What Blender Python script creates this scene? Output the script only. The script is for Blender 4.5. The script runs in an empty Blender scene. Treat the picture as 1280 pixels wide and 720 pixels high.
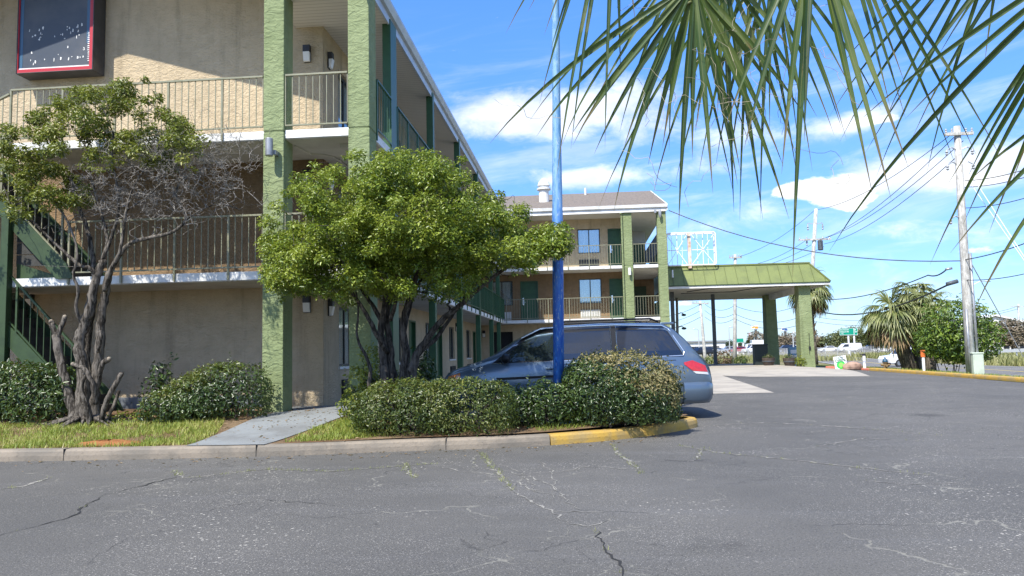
import bpy, math, random
import numpy as np
from mathutils import Vector, Matrix
R = math.radians
rng = np.random.default_rng(7)
random.seed(7)
scene = bpy.context.scene
COL = scene.collection

# ------------------------------------------------------------------ camera model (used to survey the place)
F_PX, PITCH, ROLL, YAW, CAM_H = 960.0, R(4.76), R(-1.246), R(4.94), 1.35
_cy, _sy = math.cos(YAW), math.sin(YAW)
FWD = np.array([-_sy*math.cos(PITCH), _cy*math.cos(PITCH), math.sin(PITCH)])
_r = np.array([_cy, _sy, 0.0]); _u = np.cross(_r, FWD)
RGT = math.cos(ROLL)*_r + math.sin(ROLL)*_u
UPV = math.cos(ROLL)*_u - math.sin(ROLL)*_r
CAM = np.array([0, 0, CAM_H])
def ray(px, py): return FWD + RGT*(px-640)/F_PX - UPV*(py-360)/F_PX
def at(px, py, Y):
    d = ray(px, py); return CAM + d*Y/d[1]
def ss(a, b, x):
    t = np.clip((x-a)/(b-a), 0, 1); return t*t*(3-2*t)
def gz(x, y):
    """height of the ground"""
    b = .012*np.clip(np.asarray(y, float)-12, 0, 26)*(1-.6*ss(10.5, 13.5, np.asarray(x, float)))
    t = np.maximum(ss(14.5, 21.5, x-.18*np.clip(y-45, 0, 400)), ss(47, 78, y))
    drop = .5+.4*ss(45, 90, y)
    return b*(1-t)-drop*t
def gnd(px, py, extra=0):
    d = ray(px, py); z = 0.0
    for _ in range(25):
        p = CAM + d*(z-CAM_H)/d[2]
        z = .5*z+.5*(float(gz(p[0], p[1]))+extra)
    return p
def bz(x, y):
    """height of the planting bed"""
    return .15+.03*ss(10.2, 11.2, y)+.19*ss(10.6, 13.3, y)*(1-ss(-3.2, -1.2, x))+.04*ss(11.2, 12.4, y)*ss(-2.5, -1, x)

# ------------------------------------------------------------------ mesh helpers
ORG = {}
class MB:
    def __init__(self): self.v = []; self.f = []
    def add(self, vs, fs):
        n = len(self.v); self.v += [tuple(map(float, p)) for p in vs]; self.f += [tuple(i+n for i in f) for f in fs]; return self
    def box(self, x0, x1, y0, y1, z0, z1):
        if x0 > x1: x0, x1 = x1, x0
        if y0 > y1: y0, y1 = y1, y0
        if z0 > z1: z0, z1 = z1, z0
        return self.add([(x0,y0,z0),(x1,y0,z0),(x1,y1,z0),(x0,y1,z0),(x0,y0,z1),(x1,y0,z1),(x1,y1,z1),(x0,y1,z1)],
                        [(3,2,1,0),(4,5,6,7),(0,1,5,4),(1,2,6,5),(2,3,7,6),(3,0,4,7)])
    def prism(self, poly, a0, a1, axis):
        """poly (2D, counter-clockwise irrelevant) extruded along axis"""
        n = len(poly)
        def P(u, w, a): return {'x': (a,u,w), 'y': (u,a,w), 'z': (u,w,a)}[axis]
        return self.add([P(u,w,a0) for u,w in poly]+[P(u,w,a1) for u,w in poly],
                        [tuple(range(n-1,-1,-1)), tuple(range(n,2*n))]+[(i,(i+1)%n,n+(i+1)%n,n+i) for i in range(n)])
    def tube(self, pts, rad, n=6, cap=True):
        pts = [np.asarray(p, float) for p in pts]
        if np.isscalar(rad): rad = [rad]*len(pts)
        k = len(pts); vs = []; ref = None
        for i in range(k):
            t = pts[min(i+1,k-1)]-pts[max(i-1,0)]; t = t/(np.linalg.norm(t)+1e-9)
            if ref is None:
                ref = np.array([1,0,0.]) if abs(t[0]) < .8 else np.array([0,1.,0])
            a = ref-t*(ref@t); a /= np.linalg.norm(a)+1e-9; ref = a; b = np.cross(t, a)
            for j in range(n):
                q = 2*math.pi*j/n; vs.append(pts[i]+rad[i]*(math.cos(q)*a+math.sin(q)*b))
        fs = [(i*n+j, i*n+(j+1)%n, (i+1)*n+(j+1)%n, (i+1)*n+j) for i in range(k-1) for j in range(n)]
        if cap: fs += [tuple(range(n-1,-1,-1)), tuple(range((k-1)*n, k*n))]
        return self.add(vs, fs)
    def bar(self, p, q, w, h=None):
        """square bar from p to q"""
        h = h or w; p = np.asarray(p, float); q = np.asarray(q, float)
        t = (q-p)/np.linalg.norm(q-p); up = np.array([0,0,1.]) if abs(t[2]) < .95 else np.array([0,1.,0])
        a = np.cross(t, up); a /= np.linalg.norm(a); b = np.cross(a, t); a = a*w/2; b = b*h/2
        return self.add([p-a-b,p+a-b,p+a+b,p-a+b,q-a-b,q+a-b,q+a+b,q-a+b],
                        [(3,2,1,0),(4,5,6,7),(0,1,5,4),(1,2,6,5),(2,3,7,6),(3,0,4,7)])
    def sphere(self, c, r, n=12, m=8, sq=None):
        c = np.asarray(c, float); r = np.array([r]*3 if np.isscalar(r) else r, float)
        vs = []; fs = []
        for i in range(m+1):
            th = math.pi*i/m
            for j in range(n):
                ph = 2*math.pi*j/n
                vs.append(c+r*np.array([math.sin(th)*math.cos(ph), math.sin(th)*math.sin(ph), math.cos(th)]))
        for i in range(m):
            for j in range(n): fs.append((i*n+j, (i+1)*n+j, (i+1)*n+(j+1)%n, i*n+(j+1)%n))
        return self.add(vs, fs)
    def lathe(self, c, prof, n=16):
        vs = [(c[0]+r*math.cos(2*math.pi*j/n), c[1]+r*math.sin(2*math.pi*j/n), c[2]+z) for r, z in prof for j in range(n)]
        k = len(prof)
        fs = [(i*n+j, i*n+(j+1)%n, (i+1)*n+(j+1)%n, (i+1)*n+j) for i in range(k-1) for j in range(n)]
        fs += [tuple(range(n-1,-1,-1)), tuple(range((k-1)*n, k*n))]
        return self.add(vs, fs)
    def build(self, name, mat, parent=None, smooth=False, bevel=0, loc=None, weld=False):
        L = np.zeros(3)
        if loc is not None: L = np.asarray(loc, float)
        elif parent is not None: L = ORG.get(parent.name, np.zeros(3))
        me = bpy.data.meshes.new(name)
        me.from_pydata([(a-L[0], b-L[1], c-L[2]) for a, b, c in self.v], [], self.f); me.update()
        o = bpy.data.objects.new(name, me); COL.objects.link(o)
        mats = mat if isinstance(mat, (list, tuple)) else [mat]
        for m in mats: me.materials.append(m)
        if smooth:
            for p in me.polygons: p.use_smooth = True
        if bevel:
            b = o.modifiers.new('bevel', 'BEVEL'); b.width = bevel; b.segments = 2; b.limit_method = 'ANGLE'
        if parent is not None: o.parent = parent; ORG[o.name] = L
        else:
            o.location = L; ORG[o.name] = L
        return o
def tag(o, label, cat, group=None, kind=None):
    if label: o['label'] = label
    if cat: o['category'] = cat
    if group: o['group'] = group
    if kind: o['kind'] = kind
    return o
def struct(o): o['kind'] = 'structure'; return o
def empty(name, loc, label, cat, group=None, rz=0):
    o = bpy.data.objects.new(name, None); COL.objects.link(o); o.location = tuple(map(float, loc)); o.rotation_euler = (0,0,rz)
    o.empty_display_size = .2
    ORG[o.name] = np.asarray(loc, float) if rz == 0 else np.zeros(3)
    return tag(o, label, cat, group)
def copy_tree(o, loc=None, parent=None, rz=None):
    c = o.copy(); COL.objects.link(c)
    if parent is not None: c.parent = parent
    if loc is not None: c.location = tuple(map(float, loc))
    if rz is not None: c.rotation_euler = (0,0,rz)
    for ch in [x for x in bpy.data.objects if x.parent == o]: copy_tree(ch, None, c)
    return c
def fast_mesh(name, V, faces_per, mat, parent=None, loc=None, smooth=False):
    """V (n*k,3) consecutive faces of `faces_per` verts given as index array"""
    L = np.zeros(3)
    if loc is not None: L = np.asarray(loc, float)
    elif parent is not None: L = ORG.get(parent.name, L)
    V = np.asarray(V, np.float32)-L.astype(np.float32); Fc = np.asarray(faces_per, np.int32)
    me = bpy.data.meshes.new(name); k = Fc.shape[1]
    me.vertices.add(len(V)); me.vertices.foreach_set('co', V.ravel())
    me.loops.add(Fc.size); me.loops.foreach_set('vertex_index', Fc.ravel())
    me.polygons.add(len(Fc)); me.polygons.foreach_set('loop_start', np.arange(0, Fc.size, k, dtype=np.int32))
    if smooth: me.polygons.foreach_set('use_smooth', np.ones(len(Fc), bool))
    me.update(calc_edges=True); me.validate()
    for m in (mat if isinstance(mat, (list, tuple)) else [mat]): me.materials.append(m)
    o = bpy.data.objects.new(name, me); COL.objects.link(o)
    if parent is not None: o.parent = parent
    else: o.location = tuple(map(float, L))
    ORG[o.name] = L
    return o
def unit(a): return a/(np.linalg.norm(a, axis=-1, keepdims=True)+1e-9)
def leaves(name, P, N, size, mat, parent=None, loc=None, width=.42, jitter=.8, seed=0):
    g = np.random.default_rng(seed+len(P)); n = len(P)
    N = unit(N+g.normal(0, jitter*.6, (n,3)))
    T = g.normal(0, 1, (n,3)); T[:,2] -= .15; T = unit(T-N*(T*N).sum(1, keepdims=True)); B = np.cross(N, T)
    Ln = size*g.uniform(.45, 1.35, (n,1)); W = Ln*width*g.uniform(.8, 1.15, (n,1)); up = N*Ln*.12
    V = np.empty((n,6,3)); mid = P+T*Ln*.5
    V[:,0] = P; V[:,1] = P+T*Ln*.35+B*W*.5+up; V[:,2] = P+T*Ln*.72+B*W*.38+up*.7; V[:,3] = P+T*Ln-up*.5
    V[:,4] = P+T*Ln*.72-B*W*.38+up*.7; V[:,5] = P+T*Ln*.35-B*W*.5+up
    idx = np.arange(n)[:,None]*6
    Fq = np.concatenate([idx+np.array([[0,1,2,3]]), idx+np.array([[0,3,4,5]])])
    return fast_mesh(name, V.reshape(-1,3), Fq, mat, parent, loc)
def grid_sheet(name, x0, x1, y0, y1, nx, ny, off, mat, f=gz, inside=None):
    xs = np.linspace(x0, x1, nx+1); ys = np.linspace(y0, y1, ny+1)
    X, Y = np.meshgrid(xs, ys); Z = f(X, Y)+off
    V = np.stack([X, Y, Z], -1).reshape(-1, 3)
    i, j = np.meshgrid(np.arange(nx), np.arange(ny)); a = (j*(nx+1)+i).ravel()
    Fq = np.stack([a, a+1, a+nx+2, a+nx+1], 1)
    if inside is not None:
        c = V[Fq].mean(1); Fq = Fq[inside(c[:,0], c[:,1])]
    return struct(fast_mesh(name, V, Fq, mat, smooth=True))
def poly_sheet(name, poly, off, mat, f=gz, cuts=14):
    """flat polygon cut finely and dropped on the ground"""
    import bmesh
    bm = bmesh.new(); vs = [bm.verts.new((float(x), float(y), 0)) for x, y in poly]; bm.faces.new(vs)
    xs = [p[0] for p in poly]; ys = [p[1] for p in poly]
    for k in range(1, cuts):
        for co, no in (((min(xs)+(max(xs)-min(xs))*k/cuts, 0, 0), (1,0,0)), ((0, min(ys)+(max(ys)-min(ys))*k/cuts, 0), (0,1,0))):
            bmesh.ops.bisect_plane(bm, geom=bm.verts[:]+bm.edges[:]+bm.faces[:], plane_co=co, plane_no=no)
    bm.normal_update()
    for fc in bm.faces:
        if fc.normal.z < 0: fc.normal_flip()
    for v in bm.verts: v.co.z = float(f(v.co.x, v.co.y))+off
    me = bpy.data.meshes.new(name); bm.to_mesh(me); bm.free(); me.materials.append(mat)
    o = bpy.data.objects.new(name, me); COL.objects.link(o); ORG[o.name] = np.zeros(3)
    return o

# ------------------------------------------------------------------ materials
class NT:
    def __init__(s, mat): s.t = mat.node_tree; s.n = s.t.nodes; s.l = s.t.links
    def new(s, typ, **kw):
        nd = s.n.new(typ)
        for k, v in kw.items():
            if k.startswith('i_'):
                key = k[2:]; key = int(key) if key.isdigit() else key.replace('_', ' ')
                nd.inputs[key].default_value = v
            else: setattr(nd, k, v)
        return nd
    def link(s, a, b): s.l.new(a, b)
    def math(s, op, a, b=None, c=None, clamp=False):
        nd = s.n.new('ShaderNodeMath'); nd.operation = op; nd.use_clamp = clamp
        for i, x in enumerate((a, b, c)):
            if x is None: continue
            if isinstance(x, (int, float)): nd.inputs[i].default_value = x
            else: s.l.new(x, nd.inputs[i])
        return nd.outputs[0]
    def mix(s, fac, a, b, blend='MIX'):
        nd = s.n.new('ShaderNodeMix'); nd.data_type = 'RGBA'; nd.blend_type = blend
        for i, x in ((0, fac), (6, a), (7, b)):
            if isinstance(x, (int, float)): nd.inputs[i].default_value = x
            elif isinstance(x, (tuple, list)): nd.inputs[i].default_value = (*x[:3], 1)
            else: s.l.new(x, nd.inputs[i])
        return nd.outputs[2]
    def noise(s, vec, scale, detail=4, rough=.55, dist=0):
        nd = s.new('ShaderNodeTexNoise'); nd.inputs['Scale'].default_value = scale; nd.inputs['Detail'].default_value = detail
        nd.inputs['Roughness'].default_value = rough; nd.inputs['Distortion'].default_value = dist
        s.l.new(vec, nd.inputs['Vector']); return nd.outputs['Fac']
    def ramp(s, fac, a, b):
        nd = s.new('ShaderNodeMapRange'); nd.inputs['From Min'].default_value = a; nd.inputs['From Max'].default_value = b
        nd.interpolation_type = 'SMOOTHSTEP'; s.l.new(fac, nd.inputs['Value']); return nd.outputs['Result']
def newmat(name):
    m = bpy.data.materials.new(name); m.use_nodes = True; n = NT(m); b = n.n['Principled BSDF']
    geo = n.new('ShaderNodeNewGeometry'); tc = n.new('ShaderNodeTexCoord')
    return m, n, b, geo, tc
def pm(name, col, rough=.7, col2=None, vscale=3, vlo=.4, vhi=.65, bump=0, bscale=30, metal=0, spec=.5, coat=0, dirt=0, space='Object', bdist=.01):
    m, n, b, geo, tc = newmat(name)
    P = tc.outputs[space] if space != 'World' else geo.outputs['Position']
    b.inputs['Roughness'].default_value = rough; b.inputs['Metallic'].default_value = metal
    b.inputs['Specular IOR Level'].default_value = spec; b.inputs['Coat Weight'].default_value = coat
    c = None
    if col2 is not None:
        c = n.mix(n.ramp(n.noise(P, vscale, 6), vlo, vhi), col, col2)
    if dirt:
        base = c if c is not None else col
        c = n.mix(n.math('MULTIPLY', n.ramp(n.noise(P, vscale*7+3, 5, .7), .5, .75), dirt), base, tuple(x*.45 for x in col))
    if c is None: b.inputs['Base Color'].default_value = (*col, 1)
    else: n.link(c, b.inputs['Base Color'])
    if bump:
        bp = n.new('ShaderNodeBump'); bp.inputs['Strength'].default_value = bump; bp.inputs['Distance'].default_value = bdist
        n.link(n.noise(P, bscale, 5, .6), bp.inputs['Height']); n.link(bp.outputs[0], b.inputs['Normal'])
    return m
def stucco(name, c1, c2, scale=22, strength=.9, dist=.02):
    """trowelled stucco: swirly ridges plus grit, faint weather stains"""
    m, n, b, geo, tc = newmat(name); P = geo.outputs['Position']
    b.inputs['Roughness'].default_value = .9; b.inputs['Specular IOR Level'].default_value = .2
    mpz = n.new('ShaderNodeMapping'); n.link(P, mpz.inputs['Vector']); mpz.inputs['Scale'].default_value = (1, 1, 1.9); mpz.inputs['Rotation'].default_value = (0, .5, 0)
    sw = n.noise(mpz.outputs[0], scale*.45, 5, .6, 1.1); gr = n.noise(P, scale*3.2, 4, .65); big = n.noise(P, .7, 5, .6); mid = n.noise(P, 5, 4)
    ridge = n.ramp(sw, .34, .70)
    h = n.math('ADD', n.math('MULTIPLY', ridge, .75), n.math('MULTIPLY', gr, .5))
    bp = n.new('ShaderNodeBump'); bp.inputs['Strength'].default_value = strength; bp.inputs['Distance'].default_value = dist
    n.link(h, bp.inputs['Height']); n.link(bp.outputs[0], b.inputs['Normal'])
    c = n.mix(n.ramp(big, .35, .7), c1, c2)
    c = n.mix(n.math('MULTIPLY', n.ramp(mid, .4, .75), .35), c, tuple(x*.72 for x in c2))
    st = n.new('ShaderNodeMapping'); n.link(P, st.inputs['Vector']); st.inputs['Scale'].default_value = (3.5, 3.5, .25)
    c = n.mix(n.math('MULTIPLY', n.ramp(n.noise(st.outputs[0], 1.3, 5, .6), .50, .78), .48), c, tuple(x*.5 for x in c2))
    n.link(c, b.inputs['Base Color']); return m
def leafmat(name, cols, rough=.42, trans=.25, spec=.5, clump=1.6):
    """leaf-to-leaf and clump-to-clump colour, some light passing through"""
    m, n, b, geo, tc = newmat(name)
    cr = n.new('ShaderNodeValToRGB'); e = cr.color_ramp.elements
    while len(e) < len(cols): e.new(.5)
    for i, cc in enumerate(cols): e[i].position = i/(len(cols)-1); e[i].color = (*cc, 1)
    f = n.math('ADD', n.math('MULTIPLY', geo.outputs['Random Per Island'], .62), n.math('MULTIPLY', n.ramp(n.noise(geo.outputs['Position'], clump, 2), .3, .7), .38))
    n.link(f, cr.inputs[0]); n.link(cr.outputs[0], b.inputs['Base Color'])
    b.inputs['Roughness'].default_value = rough; b.inputs['Specular IOR Level'].default_value = spec
    tr = n.new('ShaderNodeBsdfTranslucent'); mx = n.new('ShaderNodeMixShader'); mx.inputs[0].default_value = trans
    br = n.mix(.5, cr.outputs[0], (.35,.42,.05)); n.link(br, tr.inputs[0])
    n.link(b.outputs[0], mx.inputs[1]); n.link(tr.outputs[0], mx.inputs[2]); n.link(mx.outputs[0], n.n['Material Output'].inputs[0])
    return m
def glassmat(name, tint=(.02,.03,.035), through=.35, rough=.03):
    m, n, b, geo, tc = newmat(name)
    b.inputs['Base Color'].default_value = (*tint, 1); b.inputs['Roughness'].default_value = rough; b.inputs['Specular IOR Level'].default_value = .8
    t = n.new('ShaderNodeBsdfTransparent'); mx = n.new('ShaderNodeMixShader'); mx.inputs[0].default_value = through
    t.inputs[0].default_value = (.75,.85,.85,1)
    n.link(b.outputs[0], mx.inputs[1]); n.link(t.outputs[0], mx.inputs[2]); n.link(mx.outputs[0], n.n['Material Output'].inputs[0])
    return m
def filmglass(name):
    m, n, b, geo, tc = newmat(name); g = n.new('ShaderNodeBsdfGlossy'); g.inputs['Roughness'].default_value = .03; g.inputs['Color'].default_value = (.80,.86,.90,1)
    t = n.new('ShaderNodeBsdfTransparent'); t.inputs[0].default_value = (.85,.9,.9,1); mx = n.new('ShaderNodeMixShader'); mx.inputs[0].default_value = .25
    n.link(t.outputs[0], mx.inputs[1]); n.link(g.outputs[0], mx.inputs[2]); n.link(mx.outputs[0], n.n['Material Output'].inputs[0]); return m
def barkmat(name, c1, c2, sc=14):
    m, n, b, geo, tc = newmat(name); P = geo.outputs['Position']
    mp = n.new('ShaderNodeMapping'); mp.inputs['Scale'].default_value = (1, 1, .16); n.link(P, mp.inputs['Vector'])
    f = n.noise(mp.outputs[0], sc*1.8, 7, .7, .5)
    c = n.mix(n.ramp(f, .42, .6), c1, c2); c = n.mix(n.math('MULTIPLY', n.ramp(n.noise(P, 4, 3), .5, .7), .5), c, tuple(x*1.35 for x in c2))
    n.link(c, b.inputs['Base Color']); b.inputs['Roughness'].default_value = .92; b.inputs['Specular IOR Level'].default_value = .15
    bp = n.new('ShaderNodeBump'); bp.inputs['Strength'].default_value = .9; bp.inputs['Distance'].default_value = .02
    n.link(f, bp.inputs['Height']); n.link(bp.outputs[0], b.inputs['Normal']); return m

M = {}
M['wall'] = stucco('tan_stucco', (.57,.46,.305), (.49,.395,.26), 22, .8)
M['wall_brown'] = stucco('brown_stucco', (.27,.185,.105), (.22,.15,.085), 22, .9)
M['column'] = stucco('green_stucco', (.255,.30,.155), (.205,.25,.12), 11, .6, .03)
M['white'] = pm('white_paint', (.74,.74,.71), .6, (.60,.60,.56), 2, bump=.15, bscale=12, dirt=.35, space='World')
M['slab'] = pm('painted_slab', (.56,.54,.48), .75, (.46,.44,.39), 1.4, bump=.2, bscale=25, dirt=.25, space='World')
M['rail'] = pm('rail_paint', (.235,.23,.15), .5, (.19,.19,.115), 6, space='World')
M['green'] = pm('dark_green_paint', (.026,.088,.034), .45, (.02,.07,.026), 5, space='World')
M['olive'] = pm('olive_metal', (.155,.185,.052), .5, (.125,.15,.045), 1.5, dirt=.2, space='World')
M['stair'] = pm('stair_green', (.032,.062,.02), .55, (.024,.048,.016), 5, dirt=.3, space='World')
M['tread'] = pm('stair_tread', (.05,.05,.045), .8, (.035,.035,.03), 8, bump=.3, space='World')
M['concrete'] = pm('concrete', (.40,.36,.29), .85, (.31,.28,.23), 1.2, bump=.35, bscale=45, dirt=.45, space='World')
M['kerb'] = pm('kerb_concrete', (.25,.21,.16), .9, (.17,.15,.12), 2.2, bump=.6, bscale=35, dirt=.6, space='World')
M['yellow'] = pm('yellow_kerb_paint', (.47,.29,.05), .8, (.34,.24,.09), 3.5, bump=.5, bscale=35, dirt=.7, space='World')
M['redpaint'] = pm('faded_red_paint', (.45,.13,.08), .85, (.38,.17,.11), 4, space='World')
M['frame'] = pm('window_frame', (.05,.055,.05), .5)
M['pane'] = filmglass('window_glass')
M['curtain'] = pm('curtain', (.72,.74,.76), .9)
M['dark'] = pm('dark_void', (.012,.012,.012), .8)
M['black'] = pm('black_plastic', (.02,.02,.022), .45)
M['lens'] = pm('lamp_lens', (.75,.75,.72), .3)
M['metal'] = pm('grey_metal', (.34,.35,.36), .45, (.26,.27,.28), 5, metal=.5)
M['steel'] = pm('painted_steel', (.075,.09,.10), .5, (.06,.07,.08), 4)
M['chrome'] = pm('bright_metal', (.7,.7,.7), .2, metal=1)
M['bark'] = barkmat('bark', (.028,.024,.019), (.17,.15,.125))
M['twig'] = barkmat('bare_twig', (.13,.118,.10), (.36,.335,.30), 30)
M['cutwood'] = pm('cut_wood', (.27,.23,.17), .9, (.15,.125,.095), 12)
M['bark2'] = barkmat('dark_bark', (.022,.019,.016), (.10,.088,.075))
# ------------------------------------------------------------------ sky, sun, camera
SUN_AZ, SUN_EL = R(25), R(51.5)          # light travels towards +Y turned 25 degrees to +X
w = bpy.data.worlds.new('World'); scene.world = w; w.use_nodes = True
n = NT(w); bg = n.n['Background']; bg.inputs['Strength'].default_value = .15
sky = n.new('ShaderNodeTexSky'); sky.sky_type = 'NISHITA'; sky.sun_disc = False
sky.sun_elevation = SUN_EL; sky.sun_rotation = R(205); sky.altitude = 0; sky.air_density = 1.0; sky.dust_density = .35; sky.ozone_density = 4.0
tcw = n.new('ShaderNodeTexCoord'); sep = n.new('ShaderNodeSeparateXYZ'); n.link(tcw.outputs['Generated'], sep.inputs[0])
az = n.math('ARCTAN2', sep.outputs[0], sep.outputs[1]); el = n.math('ARCSINE', sep.outputs[2])
def azel(px, py):
    d = unit(ray(px, py)); return math.atan2(d[0], d[1]), math.asin(d[2])
cv = n.new('ShaderNodeCombineXYZ'); n.link(az, cv.inputs[0]); n.link(n.math('MULTIPLY', el, 1.9), cv.inputs[1]); cv.inputs[2].default_value = 3.7
warp = n.noise(cv.outputs[0], 9, 3, .5)
fine = n.noise(cv.outputs[0], 13, 8, .62, .3); wisp = n.noise(cv.outputs[0], 26, 6, .65, .8)
def blob(px, py, sx, sy, amp, tilt=0):
    a0, e0 = azel(px, py); ax, ex = sx/960, sy/960
    da = n.math('SUBTRACT', az, a0); de = n.math('SUBTRACT', n.math('SUBTRACT', el, e0), n.math('MULTIPLY', da, tilt))
    q = n.math('ADD', n.math('POWER', n.math('ABSOLUTE', n.math('DIVIDE', da, ax)), 2), n.math('POWER', n.math('ABSOLUTE', n.math('DIVIDE', de, ex)), 2))
    return n.math('MULTIPLY', n.math('EXPONENT', n.math('MULTIPLY', q, -1)), amp)
def total(bl):
    s = None
    for b_ in bl:
        v = blob(*b_); s = v if s is None else n.math('ADD', s, v)
    return s
soft = total([(680,145,120,38,1.15), (800,125,80,28,.7), (590,150,50,22,.45), (850,215,150,16,.75), (720,222,80,13,.7), (935,165,100,22,.8), (1080,150,60,13,.95,.18),
              (930,265,70,18,.7), (1215,205,100,34,1.05,.12), (1100,225,80,20,.75), (1255,300,70,14,.6), (1010,350,180,20,.45), (1150,290,80,15,.6), (1200,370,120,18,.45), (880,290,70,14,.6), (480,80,60,20,.2)])
puff = total([(1030,236,42,19,1.15), (1062,250,34,13,.9), (985,238,26,9,.6), (1185,222,60,20,.7), (1215,312,40,7,.7), (1095,150,40,8,.8)])
ds = n.ramp(n.math('ADD', n.math('MULTIPLY', soft, .62), n.math('MULTIPLY', n.math('SUBTRACT', fine, .5), 1.2)), .18, .74)
dp = n.ramp(n.math('ADD', n.math('MULTIPLY', puff, .75), n.math('MULTIPLY', n.math('SUBTRACT', fine, .52), 1.9)), .28, .5)
lowband = n.math('MULTIPLY', n.ramp(n.math('ABSOLUTE', el), .34, .0), n.ramp(wisp, .48, .78))
dens = n.math('MAXIMUM', n.math('MULTIPLY', ds, .82), dp)
sv = n.new('ShaderNodeCombineXYZ'); n.link(n.math('MULTIPLY', az, .55), sv.inputs[0]); n.link(n.math('SUBTRACT', n.math('MULTIPLY', el, 3.6), n.math('MULTIPLY', az, .45)), sv.inputs[1]); sv.inputs[2].default_value = 8.1
streak = n.math('MULTIPLY', n.ramp(n.noise(sv.outputs[0], 7, 7, .62, .5), .46, .74), n.ramp(n.math('ABSOLUTE', n.math('SUBTRACT', el, .2)), .26, .08))
dens = n.math('MAXIMUM', dens, n.math('MULTIPLY', lowband, .22)); dens = n.math('MAXIMUM', dens, n.math('MULTIPLY', streak, .34))
# clouds added out of view, thickened to whiten window reflections and fill shade
gen = n.ramp(n.noise(cv.outputs[0], 2.2, 6, .6), .44, .66)
away = n.math('SUBTRACT', 1, n.ramp(n.math('ABSOLUTE', n.math('SUBTRACT', az, .15)), 1.1, .8))
dens = n.math('MAXIMUM', dens, n.math('MULTIPLY', n.math('MULTIPLY', gen, away), .85))
shade = n.ramp(n.noise(cv.outputs[0], 22, 4, .5), .3, .7)
ccol = n.mix(shade, (3.6,3.75,4.0), (4.7,4.75,4.8))
hz = n.ramp(el, .0, .55)
skyc = n.mix(1.0, sky.outputs[0], n.mix(hz, (.40,.50,.70), (.52,.76,1.08)), 'MULTIPLY')
hs = n.new('ShaderNodeHueSaturation'); hs.inputs['Saturation'].default_value = 1.02; hs.inputs['Value'].default_value = 1.0; n.link(skyc, hs.inputs['Color'])
out = n.mix(dens, hs.outputs[0], ccol)
n.link(out, bg.inputs[0])

sl = bpy.data.lights.new('sun', 'SUN'); sl.energy = 3.75; sl.angle = R(.53); sl.color = (1, .95, .87)
so = bpy.data.objects.new('sun', sl); COL.objects.link(so)
tdir = Vector((math.sin(SUN_AZ)*math.cos(SUN_EL), math.cos(SUN_AZ)*math.cos(SUN_EL), -math.sin(SUN_EL)))
so.rotation_euler = tdir.to_track_quat('-Z', 'Y').to_euler(); so.location = (-20, -40, 60)

cam = bpy.data.cameras.new('camera'); co = bpy.data.objects.new('camera', cam); COL.objects.link(co); scene.camera = co
cam.sensor_width = 36; cam.lens = 36*F_PX/1280; cam.clip_start = .05; cam.clip_end = 6000
co.matrix_world = Matrix((( RGT[0], UPV[0], -FWD[0], 0), (RGT[1], UPV[1], -FWD[1], 0), (RGT[2], UPV[2], -FWD[2], CAM_H), (0,0,0,1)))
scene.view_settings.view_transform = 'Standard'; scene.view_settings.look = 'None'; scene.view_settings.exposure = 1.03; scene.view_settings.gamma = 1
scene.render.engine = 'CYCLES'
scene.cycles.max_bounces = 8; scene.cycles.transparent_max_bounces = 16

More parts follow.
